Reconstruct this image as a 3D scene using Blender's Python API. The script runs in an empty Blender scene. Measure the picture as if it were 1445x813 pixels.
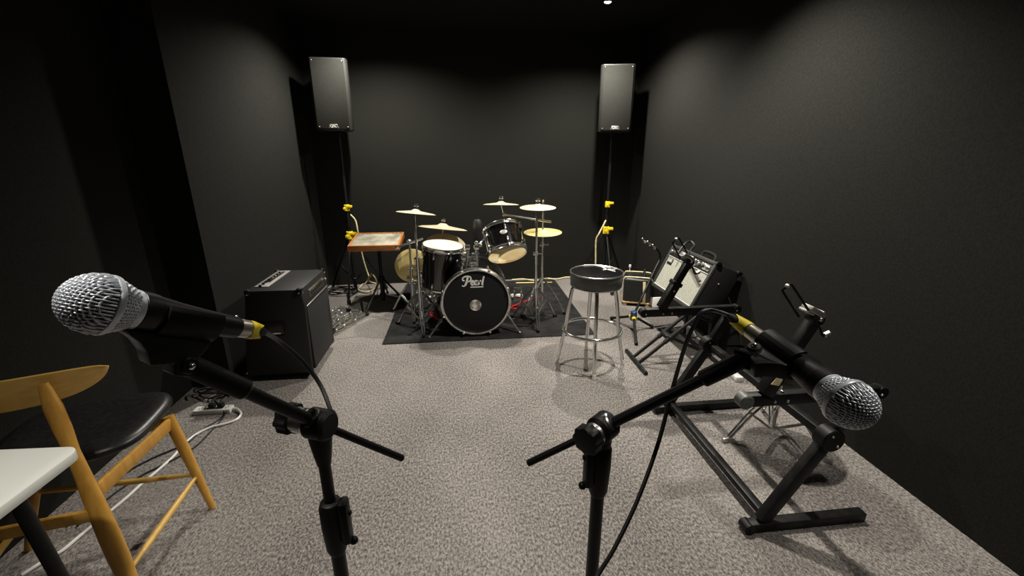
import bpy, bmesh, math, random
from mathutils import Vector, Matrix
random.seed(7)
V = Vector
PI = math.pi
C = bpy.context.scene.collection
sc = bpy.context.scene

# ------------------------------------------------------------------ camera
CAM = V((0, 0, 1.47))
TH, PS, FPX = math.radians(17.4), math.radians(6.6), 616.0
FW = V((math.sin(PS)*math.cos(TH), math.cos(PS)*math.cos(TH), -math.sin(TH)))
RT = V((math.cos(PS), -math.sin(PS), 0))
UP = RT.cross(FW)
cd = bpy.data.cameras.new('camera')
cam = bpy.data.objects.new('camera', cd)
C.objects.link(cam)
cd.sensor_width = 36
cd.sensor_fit = 'HORIZONTAL'
cd.lens = FPX/1445*36
cd.clip_start = 0.02
cam.matrix_world = Matrix(((RT.x, UP.x, -FW.x, 0), (RT.y, UP.y, -FW.y, 0), (RT.z, UP.z, -FW.z, CAM.z), (0, 0, 0, 1)))
sc.camera = cam


def at(px, py, z=None, y=None, d=None):
    """point of the room seen at a photo pixel, on the height z, the depth y or the axial distance d"""
    r = FW*FPX + RT*(px-722.5) - UP*(py-406.5)
    if z is not None:
        return CAM + r*((z-CAM.z)/r.z)
    if y is not None:
        return CAM + r*(y/r.y)
    return CAM + r*(d/FPX)


# ------------------------------------------------------------------ materials
def mat(name, col, rough=0.5, metal=0.0, spec=0.5, coat=0.0, emit=None, trans=0.0):
    m = bpy.data.materials.new(name)
    m.use_nodes = True
    b = m.node_tree.nodes['Principled BSDF']
    b.inputs['Base Color'].default_value = (*col, 1)
    b.inputs['Roughness'].default_value = rough
    b.inputs['Metallic'].default_value = metal
    b.inputs['Specular IOR Level'].default_value = spec
    b.inputs['Coat Weight'].default_value = coat
    b.inputs['Transmission Weight'].default_value = trans
    if emit:
        b.inputs['Emission Color'].default_value = (*emit[0], 1)
        b.inputs['Emission Strength'].default_value = emit[1]
    return m


def nodes(m):
    return m.node_tree.nodes, m.node_tree.links, m.node_tree.nodes['Principled BSDF']


def noisy(m, c1, c2, scale=30, detail=4, stretch=(1, 1, 1), bump=0.0, lo=0.35, hi=0.65, bdist=0.002, coord='Object'):
    n, l, b = nodes(m)
    tc = n.new('ShaderNodeTexCoord')
    mp = n.new('ShaderNodeMapping')
    mp.inputs['Scale'].default_value = stretch
    t = n.new('ShaderNodeTexNoise')
    t.inputs['Scale'].default_value = scale
    t.inputs['Detail'].default_value = detail
    r = n.new('ShaderNodeValToRGB')
    r.color_ramp.elements[0].position = lo
    r.color_ramp.elements[1].position = hi
    r.color_ramp.elements[0].color = (*c1, 1)
    r.color_ramp.elements[1].color = (*c2, 1)
    l.new(tc.outputs[coord], mp.inputs['Vector'])
    l.new(mp.outputs['Vector'], t.inputs['Vector'])
    l.new(t.outputs['Fac'], r.inputs['Fac'])
    l.new(r.outputs['Color'], b.inputs['Base Color'])
    if bump:
        bp = n.new('ShaderNodeBump')
        bp.inputs['Strength'].default_value = bump
        bp.inputs['Distance'].default_value = bdist
        l.new(t.outputs['Fac'], bp.inputs['Height'])
        l.new(bp.outputs['Normal'], b.inputs['Normal'])
    return m


M = {}
M['wall'] = noisy(mat('black_felt', (.02, .02, .018), .95, spec=.15), (.0105, .0108, .0090), (.0165, .0168, .0142), 150, 6, (1, 1, .6), .25, bdist=.002)
M['ceiling'] = noisy(mat('black_ceiling', (.01, .01, .01), .95, spec=.1), (.008, .008, .008), (.013, .013, .012), 60, 4)
# carpet: flecked loop pile
cm = mat('flecked_carpet', (.2, .18, .17), .95, spec=.1)
n, l, b = nodes(cm)
tc = n.new('ShaderNodeTexCoord')
mp = n.new('ShaderNodeMapping'); mp.inputs['Scale'].default_value = (1.35, .8, 1)
t1 = n.new('ShaderNodeTexNoise'); t1.inputs['Scale'].default_value = 85; t1.inputs['Detail'].default_value = 5; t1.inputs['Roughness'].default_value = .72
t2 = n.new('ShaderNodeTexNoise'); t2.inputs['Scale'].default_value = 420; t2.inputs['Detail'].default_value = 3
t3 = n.new('ShaderNodeTexNoise'); t3.inputs['Scale'].default_value = 1.3; t3.inputs['Detail'].default_value = 3
mx = n.new('ShaderNodeMath'); mx.operation = 'MULTIPLY_ADD'; mx.inputs[1].default_value = .45
m2 = n.new('ShaderNodeMath'); m2.operation = 'MULTIPLY'; m2.inputs[1].default_value = .55
m3 = n.new('ShaderNodeMath'); m3.operation = 'MULTIPLY_ADD'; m3.inputs[1].default_value = .12
rp = n.new('ShaderNodeValToRGB')
rp.color_ramp.elements[0].position = .455; rp.color_ramp.elements[0].color = (.036, .032, .030, 1)
rp.color_ramp.elements[1].position = .635; rp.color_ramp.elements[1].color = (.43, .398, .368, 1)
e = rp.color_ramp.elements.new(.54); e.color = (.165, .151, .140, 1)
l.new(tc.outputs['Object'], mp.inputs['Vector'])
for t in (t1, t2, t3):
    l.new(mp.outputs['Vector'], t.inputs['Vector'])
l.new(t1.outputs['Fac'], m2.inputs[0])
l.new(t2.outputs['Fac'], mx.inputs[0]); l.new(m2.outputs[0], mx.inputs[2])
l.new(t3.outputs['Fac'], m3.inputs[0]); l.new(mx.outputs[0], m3.inputs[2])
l.new(m3.outputs[0], rp.inputs['Fac'])
l.new(rp.outputs['Color'], b.inputs['Base Color'])
bp = n.new('ShaderNodeBump'); bp.inputs['Strength'].default_value = .8; bp.inputs['Distance'].default_value = .006
l.new(mx.outputs[0], bp.inputs['Height']); l.new(bp.outputs['Normal'], b.inputs['Normal'])
M['carpet'] = cm
M['mat'] = noisy(mat('drum_mat', (.02, .02, .02), .85, spec=.2), (.013, .013, .013), (.027, .0265, .0265), 9, 6, bump=.1)
M['black'] = mat('black_powder_coat', (.006, .006, .006), .42, spec=.4)
M['black_satin'] = noisy(mat('black_square_tube', (.014, .014, .014), .42, spec=.22), (.006, .006, .006), (.013, .013, .012), 25, 4)
M['rubber'] = mat('black_rubber', (.012, .012, .012), .7, spec=.3)
M['plastic'] = mat('black_plastic', (.004, .004, .004), .48, spec=.2)
M['stand'] = mat('stand_black', (.004, .004, .004), .42, spec=.25)
M['grip'] = mat('mic_body', (.007, .007, .007), .4, spec=.4)
M['chrome'] = mat('chrome', (.74, .74, .72), .13, .93)
M['chrome_dull'] = noisy(mat('worn_chrome', (.6, .6, .58), .28, 1.0), (.45, .44, .42), (.72, .72, .70), 40, 4)
M['steel'] = mat('steel_mesh', (.74, .78, .84), .32, .35)
M['inner'] = mat('foam_dark', (.012, .014, .02), .9)
M['silver'] = mat('brushed_silver', (.55, .54, .50), .4, .9)
M['nickel'] = mat('nickel_plug', (.62, .58, .50), .35, .9)
M['yellow'] = noisy(mat('yellow_tape', (.9, .72, .02), .55), (.78, .60, .01), (.95, .78, .03), 60, 3)
M['yellow_knob'] = mat('yellow_plastic', (.92, .70, .02), .4)
M['cream'] = noisy(mat('cream_cord', (.75, .66, .38), .6), (.62, .52, .24), (.85, .78, .52), 30, 3)
M['cable'] = mat('black_cable', (.011, .011, .011), .5)
M['red'] = mat('red_cable', (.62, .025, .03), .4)
M['white'] = mat('white_plastic', (.82, .82, .79), .35)
M['table'] = noisy(mat('white_laminate', (.8, .8, .77), .35), (.86, .88, .82), (.90, .91, .86), 5, 3)
M['paper'] = mat('white_paper', (.85, .84, .80), .8)
M['lacquer'] = mat('black_lacquer', (.006, .006, .006), .12, coat=1.0)
M['head_black'] = mat('black_drum_head', (.009, .009, .009), .55, spec=.3)
M['head_white'] = noisy(mat('coated_drum_head', (.8, .75, .6), .5), (.66, .60, .44), (.88, .84, .72), 14, 4)
M['head_amber'] = noisy(mat('amber_drum_head', (.7, .5, .25), .35), (.56, .40, .17), (.84, .68, .40), 7, 3)
def film(name, c1, c2, scale, clear, glow):
    """thin drum film: part clear, part translucent, part coated"""
    m = noisy(mat(name, c1, .35), c1, c2, scale, 3)
    n, l, b = nodes(m)
    ramp = [x for x in n if x.bl_idname == 'ShaderNodeValToRGB'][0]
    tl = n.new('ShaderNodeBsdfTranslucent'); tp = n.new('ShaderNodeBsdfTransparent')
    l.new(ramp.outputs['Color'], tl.inputs['Color'])
    m1 = n.new('ShaderNodeMixShader'); m1.inputs[0].default_value = glow
    m2 = n.new('ShaderNodeMixShader'); m2.inputs[0].default_value = clear
    l.new(b.outputs[0], m1.inputs[1]); l.new(tl.outputs[0], m1.inputs[2])
    l.new(m1.outputs[0], m2.inputs[1]); l.new(tp.outputs[0], m2.inputs[2])
    l.new(m2.outputs[0], n['Material Output'].inputs['Surface'])
    return m


M['film_amber'] = film('amber_film', (.80, .60, .28), (.95, .82, .52), 7, .02, .75)
M['film_clear'] = film('clear_film', (.85, .82, .75), (.9, .88, .82), 7, .8, .5)
M['port'] = noisy(mat('port_ring', (.5, .48, .42), .35), (.20, .19, .16), (.80, .76, .68), 30, 3, lo=.4, hi=.6)
M['badge'] = mat('badge_silver', (.78, .76, .70), .3, .6)
M['logo'] = mat('logo_white', (.85, .84, .80), .5)
M['grille'] = noisy(mat('silver_grille_cloth', (.4, .4, .34), .6, spec=.4), (.27, .275, .225), (.46, .46, .39), 160, 2)
M['tolex'] = noisy(mat('black_tolex', (.015, .015, .015), .55), (.006, .006, .006), (.015, .015, .014), 180, 2, bump=.3, bdist=.001)
M['spk'] = noisy(mat('speaker_grille', (.05, .05, .045), .75, spec=.12), (.012, .0125, .0105), (.024, .0245, .021), 420, 1)
M['spkbox'] = noisy(mat('speaker_box', (.02, .02, .02), .5, spec=.3), (.016, .016, .015), (.030, .030, .028), 300, 2)
M['ampgrille'] = noisy(mat('black_grille_cloth', (.02, .02, .02), .7), (.008, .008, .008), (.020, .020, .019), 240, 2)
M['panel'] = mat('dark_panel', (.02, .02, .02), .35)
M['vinyl'] = mat('black_vinyl', (.005, .005, .005), .2, coat=.3)
M['pad'] = mat('grey_black_pad', (.022, .022, .021), .42)
M['vinyl_side'] = noisy(mat('speckled_vinyl', (.05, .05, .05), .45), (.055, .058, .053), (.13, .135, .122), 220, 3)
M['rim'] = noisy(mat('dark_rim_vinyl', (.03, .03, .03), .5), (.022, .023, .021), (.050, .051, .047), 220, 3)
M['leather'] = noisy(mat('black_leatherette', (.012, .012, .012), .36), (.010, .010, .010), (.018, .018, .017), 60, 4, bump=.12)
M['blue'] = mat('blue_collar', (.03, .06, .16), .4)
M['tan'] = noisy(mat('tan_piping', (.5, .34, .16), .6), (.38, .25, .10), (.58, .42, .20), 30, 3)
M['tray_top'] = noisy(mat('worn_grey_slate', (.3, .29, .22), .6), (.20, .19, .14), (.42, .40, .31), 9, 6)


def wood(name, c1, c2, rough, axis_scale):
    m = mat(name, c1, rough, coat=.15)
    return noisy(m, c1, c2, 5, 6, axis_scale, .04, .3, .7)


M['oak'] = wood('honey_beech', (.50, .245, .035), (.66, .36, .07), .38, (9, 9, 1.6))
M['oak_light'] = wood('honey_beech_ply', (.60, .35, .07), (.72, .45, .11), .36, (1.5, 6, 12))
M['tray_wood'] = wood('orange_wood', (.44, .14, .03), (.60, .22, .05), .35, (3, 12, 12))
M['stick'] = wood('pale_stick', (.72, .52, .16), (.82, .64, .25), .5, (2, 8, 8))


def cymbal_mat(name, c1, c2, rough):
    m = mat(name, c1, rough, .45)
    noisy(m, c1, c2, 6, 5)
    n, l, b = nodes(m)
    tc = n.new('ShaderNodeTexCoord')
    w = n.new('ShaderNodeTexWave')
    w.wave_type = 'RINGS'; w.rings_direction = 'Z'
    w.inputs['Scale'].default_value = 60
    bp = n.new('ShaderNodeBump'); bp.inputs['Strength'].default_value = .25; bp.inputs['Distance'].default_value = .001
    l.new(tc.outputs['Object'], w.inputs['Vector']); l.new(w.outputs['Fac'], bp.inputs['Height'])
    l.new(bp.outputs['Normal'], b.inputs['Normal'])
    return m


M['bronze'] = cymbal_mat('pale_bronze', (.74, .64, .42), (.86, .77, .56), .42)
M['gold'] = cymbal_mat('golden_brass', (.92, .72, .24), (.98, .84, .40), .4)


# ------------------------------------------------------------------ mesh builder
def frame(t, ref=None):
    t = t.normalized()
    if ref is None or abs(t.dot(V(ref).normalized())) > .999:
        ref = V((0, 0, 1)) if abs(t.z) < .95 else V((1, 0, 0))
    ref = V(ref)
    u = (ref - t*ref.dot(t)).normalized()
    return u, t.cross(u)


def smooth(pts, k=6, closed=False):
    P = [V(p) for p in pts]
    n = len(P)
    if n < 3:
        return P
    out = []
    for i in range(n if closed else n-1):
        p0 = P[(i-1) % n] if closed else P[max(i-1, 0)]
        p1, p2 = P[i], P[(i+1) % n]
        p3 = P[(i+2) % n] if closed else P[min(i+2, n-1)]
        for j in range(k):
            t = j/k
            out.append(.5*((2*p1) + (p2-p0)*t + (2*p0-5*p1+4*p2-p3)*t*t + (3*p1-p0-3*p2+p3)*t**3))
    if not closed:
        out.append(P[-1])
    return out


class MB:
    def __init__(s):
        s.bm = bmesh.new()

    def box(s, c, size, rot=None, bev=0.0, seg=2):
        b = bmesh.new()
        bmesh.ops.create_cube(b, size=1)
        for v in b.verts:
            v.co = V((v.co.x*size[0], v.co.y*size[1], v.co.z*size[2]))
        if bev:
            bmesh.ops.bevel(b, geom=b.edges[:], offset=bev, segments=seg, affect='EDGES', profile=.5)
        X = Matrix.Translation(V(c)) @ (rot.to_4x4() if rot else Matrix())
        s.merge(b, X)
        return s

    def merge(s, b, X=Matrix()):
        vm = {}
        for v in b.verts:
            vm[v] = s.bm.verts.new(X @ v.co)
        for f in b.faces:
            try:
                s.bm.faces.new([vm[v] for v in f.verts])
            except ValueError:
                pass
        b.free()

    def bar(s, p0, p1, w, h, ref=(0, 0, 1), bev=.003):
        """rectangular bar: h along ref, w across"""
        p0, p1 = V(p0), V(p1)
        t = (p1-p0).normalized()
        u, v = frame(t, ref)
        R = Matrix((t, v, u)).transposed()
        return s.box((p0+p1)/2, ((p1-p0).length, w, h), R, bev)

    def tube(s, pts, r, n=10, ref=None, caps=True, closed=False):
        P = [V(p) for p in pts]
        N = len(P)
        rings = []
        u = None
        for i in range(N):
            if closed:
                t = P[(i+1) % N]-P[i-1]
            else:
                t = P[min(i+1, N-1)]-P[max(i-1, 0)]
            if t.length < 1e-9:
                t = V((0, 0, 1))
            t.normalize()
            if ref is not None:
                u, v = frame(t, ref)
            elif u is None:
                u, v = frame(t)
            else:
                u = u - t*u.dot(t)
                if u.length < 1e-6:
                    u, v = frame(t)
                u.normalize()
                v = t.cross(u)
            rr = r[i] if isinstance(r, (list, tuple)) else r
            ru, rv = rr if isinstance(rr, tuple) else (rr, rr)
            rings.append([s.bm.verts.new(P[i]+u*ru*math.cos(2*PI*k/n)+v*rv*math.sin(2*PI*k/n)) for k in range(n)])
        for i in range(N if closed else N-1):
            a, b = rings[i], rings[(i+1) % N]
            for k in range(n):
                s.bm.faces.new((a[k], a[(k+1) % n], b[(k+1) % n], b[k]))
        if caps and not closed:
            s.bm.faces.new(rings[0][::-1])
            s.bm.faces.new(rings[-1])
        return s

    def lathe(s, prof, o=(0, 0, 0), axis=(0, 0, 1), n=32, ref=None, caps=True):
        """prof: list of (radius, height along axis)"""
        o, t = V(o), V(axis).normalized()
        u, v = frame(t, ref)
        rings = []
        for r, h in prof:
            c = o+t*h
            if r < 1e-6:
                rings.append([s.bm.verts.new(c)])
            else:
                rings.append([s.bm.verts.new(c+u*r*math.cos(2*PI*k/n)+v*r*math.sin(2*PI*k/n)) for k in range(n)])
        for a, b in zip(rings, rings[1:]):
            for k in range(n):
                k2 = (k+1) % n
                if len(a) == 1 and len(b) == 1:
                    continue
                if len(a) == 1:
                    s.bm.faces.new((a[0], b[k2], b[k]))
                elif len(b) == 1:
                    s.bm.faces.new((a[k], a[k2], b[0]))
                else:
                    s.bm.faces.new((a[k], a[k2], b[k2], b[k]))
        if caps:
            if len(rings[0]) > 1:
                s.bm.faces.new(rings[0][::-1])
            if len(rings[-1]) > 1:
                s.bm.faces.new(rings[-1])
        return s

    def cyl(s, p0, p1, r, n=20, bev=0.0):
        p0, p1 = V(p0), V(p1)
        L = (p1-p0).length
        if bev:
            pr = [(r-bev, 0), (r, bev), (r, L-bev), (r-bev, L)]
        else:
            pr = [(r, 0), (r, L)]
        return s.lathe(pr, p0, p1-p0, n)

    def ring(s, c, axis, R, r, n=40, m=8):
        c, t = V(c), V(axis).normalized()
        u, v = frame(t)
        return s.tube([c+u*R*math.cos(2*PI*i/n)+v*R*math.sin(2*PI*i/n) for i in range(n)], r, m, closed=True)

    def ball(s, c, r, n=12, sc=(1, 1, 1), rot=None):
        b = bmesh.new()
        bmesh.ops.create_uvsphere(b, u_segments=n, v_segments=max(6, n//2+2), radius=1)
        R = rot.to_4x4() if rot else Matrix()
        s.merge(b, Matrix.Translation(V(c)) @ R @ Matrix.Diagonal((r*sc[0], r*sc[1], r*sc[2], 1)))
        return s

    def prism(s, poly, o, u, v, t0, t1, bev=0.0):
        """extrude a 2D outline: o + a*u + b*v, from t0 to t1 along u x v"""
        o, u, v = V(o), V(u).normalized(), V(v).normalized()
        w = u.cross(v)
        b = bmesh.new()
        lo = [b.verts.new(o+u*p[0]+v*p[1]+w*t0) for p in poly]
        hi = [b.verts.new(o+u*p[0]+v*p[1]+w*t1) for p in poly]
        k = len(poly)
        b.faces.new(lo[::-1]); b.faces.new(hi)
        for i in range(k):
            b.faces.new((lo[i], lo[(i+1) % k], hi[(i+1) % k], hi[i]))
        bmesh.ops.recalc_face_normals(b, faces=b.faces[:])
        if bev:
            bmesh.ops.bevel(b, geom=b.edges[:], offset=bev, segments=2, affect='EDGES', profile=.5)
        s.merge(b)
        return s

    def strokes(s, lines, o, u, v, scale, w, t):
        """flat raised lettering: each line is a smoothed polyline drawn as a ribbon of width w and thickness t"""
        o, u, v = V(o), V(u).normalized(), V(v).normalized()
        nn = u.cross(v)
        for ln in lines:
            k = 1.0
            if isinstance(ln, tuple):
                k, ln = ln
            P = smooth([V((a, c, 0)) for a, c in ln], 6)
            L, Rr = [], []
            for i, p in enumerate(P):
                tg = (P[min(i+1, len(P)-1)]-P[max(i-1, 0)]).normalized()
                nr = V((-tg.y, tg.x, 0))*(w*k*.5)
                L.append(p+nr); Rr.append(p-nr)
            def W(p, h):
                return s.bm.verts.new(o+u*p.x*scale+v*p.y*scale+nn*h)
            for h in (t,):
                a = [W(p, h) for p in L]; b2 = [W(p, h) for p in Rr]
                a0 = [W(p, 0) for p in L]; b0 = [W(p, 0) for p in Rr]
                for i in range(len(P)-1):
                    s.bm.faces.new((b2[i], b2[i+1], a[i+1], a[i]))
                    s.bm.faces.new((a[i], a[i+1], a0[i+1], a0[i]))
                    s.bm.faces.new((b0[i], b0[i+1], b2[i+1], b2[i]))
                s.bm.faces.new((a0[0], b0[0], b2[0], a[0])); s.bm.faces.new((a[-1], b2[-1], b0[-1], a0[-1]))
        return s


WM = {}


def put(o, label=None, cat=None, group=None, kind=None):
    if label: o['label'] = label
    if cat: o['category'] = cat
    if group: o['group'] = group
    if kind: o['kind'] = kind
    return o


def link_mesh(name, mb, m, parent=None, loc=None, ang=38, recalc=True):
    X = WM[parent] if parent else Matrix.Translation(V(loc) if loc is not None else V((0, 0, 0)))
    if recalc:
        bmesh.ops.recalc_face_normals(mb.bm, faces=mb.bm.faces[:])
    mb.bm.transform(X.inverted())
    me = bpy.data.meshes.new(name)
    mb.bm.to_mesh(me)
    mb.bm.free()
    for p in me.polygons:
        p.use_smooth = True
    me.set_sharp_from_angle(angle=math.radians(ang))
    me.materials.append(M[m] if isinstance(m, str) else m)
    o = bpy.data.objects.new(name, me)
    C.objects.link(o)
    if parent:
        o.parent = parent
    else:
        o.location = X.translation
    WM[o] = X
    return o


def part(name, mb, m, parent, label=None, ang=38):
    o = link_mesh(name, mb, m, parent, ang=ang)
    if label: o['label'] = label
    return o


def single(name, mb, m, label, cat, loc, group=None, kind=None):
    return put(link_mesh(name, mb, m, None, loc), label, cat, group, kind)


def thing(name, label, cat, loc=(0, 0, 0), group=None):
    o = bpy.data.objects.new(name, None)
    C.objects.link(o)
    o.location = V(loc)
    o.empty_display_size = .05
    WM[o] = Matrix.Translation(V(loc))
    return put(o, label, cat, group)


def struct(name, mb, m):
    return put(link_mesh(name, mb, m), kind='structure')


def dup(root, loc, rotz, label):
    r = root.copy(); C.objects.link(r)
    r.location = loc; r.rotation_euler = (0, 0, rotz)
    r['label'] = label
    for ch in list(root.children):
        c = ch.copy(); C.objects.link(c); c.parent = r
        for g in list(ch.children):
            d = g.copy(); C.objects.link(d); d.parent = c
    return r


def text_mesh(mb, s, o, u, v, size, t):
    """block lettering lying on a surface, u to the right, v up"""
    cu = bpy.data.curves.new('lettering', 'FONT')
    cu.body = s; cu.size = size; cu.extrude = t; cu.align_x = 'CENTER'; cu.align_y = 'CENTER'
    ob = bpy.data.objects.new('lettering', cu)
    me = ob.to_mesh()
    b = bmesh.new(); b.from_mesh(me)
    u, v = V(u).normalized(), V(v).normalized()
    w = u.cross(v)
    X = Matrix(((u.x, v.x, w.x, o[0]), (u.y, v.y, w.y, o[1]), (u.z, v.z, w.z, o[2]), (0, 0, 0, 1)))
    mb.merge(b, X)
    ob.to_mesh_clear()
    bpy.data.objects.remove(ob); bpy.data.curves.remove(cu)


# ------------------------------------------------------------------ the room
XL, XLN, XR, YB, YF, YS, H = -1.53, -1.775, 1.965, 5.0, -1.3, 2.74, 2.65
T = .1
struct('floor', MB().box(((XLN+XR)/2, (YF+YB)/2, -T/2), (XR-XLN+2*T, YB-YF+2*T, T)), 'carpet')
struct('ceiling', MB().box(((XLN+XR)/2, (YF+YB)/2, H+T/2), (XR-XLN+2*T, YB-YF+2*T, T)), 'ceiling')
struct('wall_back', MB().box(((XLN+XR)/2, YB+T/2, H/2), (XR-XLN+2*T, T, H)), 'wall')
struct('wall_right', MB().box((XR+T/2, (YF+YB)/2, H/2), (T, YB-YF, H)), 'wall')
struct('wall_front', MB().box(((XLN+XR)/2, YF-T/2, H/2), (XR-XLN+2*T, T, H)), 'wall')
lw = MB()
lw.prism([(XLN-T, YF), (XLN, YF), (XLN, YS), (XL, YS), (XL, YB), (XLN-T, YB)], (0, 0, 0), (1, 0, 0), (0, 1, 0), 0, H)
struct('wall_left', lw, 'wall')

# ------------------------------------------------------------------ ceiling spotlights
LP = [(1.26, 4.02, 240, 150, 'round ceiling spotlight above the drum kit on the right'),
      (-.74, 4.12, 215, 150, 'round ceiling spotlight above the drum kit on the left'),
      (1.30, 2.45, 235, 132, None),
      (1.20, .50, 62, 112, None),
      (-.68, .36, 88, 76, None)]
M['lens'] = mat('lit_lens', (.9, .9, .85), .4, emit=((1, .95, .84), 30))
for i, (x, y, p, cone, lab) in enumerate(LP):
    if lab:
        t = thing('ceiling_light', lab, 'ceiling light', (x, y, H), 'round ceiling spotlights')
        part('trim_ring', MB().lathe([(.030, -.001), (.030, -.006), (.036, -.010), (.046, -.006), (.048, -.001)], (x, y, H), n=32, caps=False), 'black', t)
        part('lens', MB().lathe([(0, -.016), (.012, -.0145), (.022, -.010), (.029, -.002)], (x, y, H), n=24, caps=False), 'lens', t, 'glowing round lens')
    ld = bpy.data.lights.new('spot_lamp', 'SPOT')
    ld.energy = p
    ld.color = (1.0, .94, .845)
    ld.spot_size = math.radians(cone)
    ld.spot_blend = .75
    ld.shadow_soft_size = .035
    lo = bpy.data.objects.new('spot_lamp', ld)
    C.objects.link(lo)
    lo.location = (x, y, H-.05)

# ------------------------------------------------------------------ drum kit
single('drum_mat', MB().box((.21, 4.10, .004), (1.74, 1.65, .008), bev=.003), 'mat',
       'dark rectangular mat lying under the drum kit', 'mat', (.21, 4.10, 0))
ZM = .008

# bass drum
BX, BZ, BY0, BY1, BR = .095, .305, 3.355, 3.76, .268
bd = thing('bass_drum', 'black bass drum with white script lettering on its front head', 'drum', (BX, 3.55, ZM), 'drums of the kit')
o = (BX, 0, BZ)
ay = (0, 1, 0)
part('shell', MB().lathe([(BR, BY0+.01), (BR, BY1-.01)], o, ay, 64, caps=False), 'lacquer', bd)
for nm, y0, y1 in (('front_hoop', BY0-.022, BY0+.02), ('rear_hoop', BY1-.02, BY1+.022)):
    part(nm, MB().lathe([(BR-.004, y0), (BR+.008, y0-.002), (BR+.017, y0+.004), (BR+.017, y1-.004), (BR+.010, y1), (BR-.004, y1), (BR-.004, y0)], o, ay, 64, caps=False), 'chrome_dull', bd)
hd = part('front_head', MB().lathe([(0, BY0-.010), (BR-.02, BY0-.010), (BR-.002, BY0-.006), (BR-.002, BY0+.002)], o, ay, 64, caps=False), 'head_black', bd)
part('rear_head', MB().lathe([(0, BY1+.008), (BR-.003, BY1+.006)], o, ay, 64, caps=False), 'head_white', bd)
part('port_ring', MB().lathe([(0, 0), (.038, 0), (.047, .001), (.047, .004), (0, .005)][::-1], (BX-.005, BY0-.011, .28), (0, -1, 0), 32, caps=False), 'port', hd, 'greyish round port in the middle of the head')
pearl = [(1.5, [(.25, .40), (.20, .20), (.13, .02)]),
         (1.0, [(.10, .24), (.03, .26), (.02, .35), (.12, .43), (.27, .44), (.38, .39), (.38, .27), (.30, .20), (.20, .18)]),
         (.9, [(.13, .02), (.06, -.02), (-.02, .01)]),
         (1.1, [(.40, .11), (.48, .15), (.51, .20), (.46, .23), (.40, .17), (.40, .07), (.46, .03), (.54, .07)]),
         (1.1, [(.68, .20), (.62, .23), (.56, .16), (.57, .05), (.64, .05), (.70, .19)]),
         (1.1, [(.71, .22), (.68, .07), (.73, .03)]),
         (1.1, [(.77, .22), (.745, .03)]), (1.1, [(.76, .14), (.80, .20), (.86, .22)]),
         (1.3, [(.99, .42), (.93, .20), (.90, .05), (.95, .03)]),
         (.7, [(.36, -.075), (.95, -.075)])]
part('lettering', MB().strokes(pearl, (BX-.105, BY0-.0105, .447), (1, 0, 0), (0, 0, 1), .175, .062, .0015), 'logo', hd, 'white script lettering reading Pearl')
for i in range(8):
    a = PI/8+i*PI/4
    d = V((math.cos(a), 0, math.sin(a)))
    lg = MB()
    p = V(o)+d*(BR+.012)
    tg = V((-d.z, 0, d.x))
    lg.bar(p+V((0, BY0-.03, 0)), p+V((0, BY0-.002, 0)), .022, .018, d, .004)
    lg.cyl(p+d*.004+V((0, BY0-.036, 0)), p+d*.004+V((0, BY0+.10, 0)), .0035, 8)
    lg.ball(p+d*.004+V((0, BY0-.036, 0)), .008, 10)
    lg.bar(V(o)+d*(BR+.006)+V((0, BY0+.09, 0)), V(o)+d*(BR+.006)+V((0, BY0+.15, 0)), .018, .02, d, .006)
    part('lug', lg, 'chrome', bd)
for sx in (-1, 1):
    base = V((BX+sx*.235, 3.47, .19))
    foot = V((-.295, 3.352, .016)) if sx < 0 else V((.455, 3.357, .016))
    sp = MB().cyl(base, foot, .0075, 12).ball(foot, .013, 10).box(base, (.035, .06, .05), bev=.008)
    mid = base.lerp(foot, .42)
    sp.cyl(mid-(foot-base).normalized()*.02, mid+(foot-base).normalized()*.02, .012, 12)
    sp.cyl(mid, mid+V((.03, -.01, .004)), .004, 8)
    part('spur', sp, 'chrome', bd)
mt = MB()
mt.box((BX-.01, 3.52, BZ+BR+.006), (.08, .10, .022), bev=.006)
mt.box((BX-.01, 3.50, BZ+BR+.03), (.05, .05, .05), bev=.008)
for dx in (-.045, .03):
    mt.cyl((BX-.01+dx, 3.53, BZ+BR), (BX-.01+dx, 3.53, BZ+BR+.15), .013, 14)
    mt.ring((BX-.01+dx, 3.53, BZ+BR+.09), (0, 0, 1), .015, .006, 18)
    mt.box((BX-.01+dx, 3.51, BZ+BR+.15), (.045, .05, .04), bev=.008)
    mt.cyl((BX-.04+dx, 3.49, BZ+BR+.10), (BX+.01+dx, 3.49, BZ+BR+.10), .006, 10)
    mt.ball((BX-.045+dx, 3.49, BZ+BR+.10), .013, 10)
mt.box((BX-.085, 3.50, BZ+BR+.065), (.03, .04, .05), bev=.006)
mt.cyl((BX-.11, 3.50, BZ+BR+.12), (BX-.04, 3.50, BZ+BR+.12), .007, 10)
mt.box((BX-.10, 3.50, BZ+BR+.115), (.02, .05, .035), bev=.006)
mt.ball((BX+.05, 3.49, BZ+BR+.17), .02, 12).ball((BX+.02, 3.50, BZ+BR+.19), .016, 12)
mt.tube(smooth([(BX+.03, 3.52, BZ+BR+.155), (BX+.06, 3.53, BZ+BR+.185), (BX+.10, 3.58, .79)], 5), .009, 10)
part('tom_mount', mt, 'chrome', bd, 'chrome bracket cluster on top of the shell')


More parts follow.
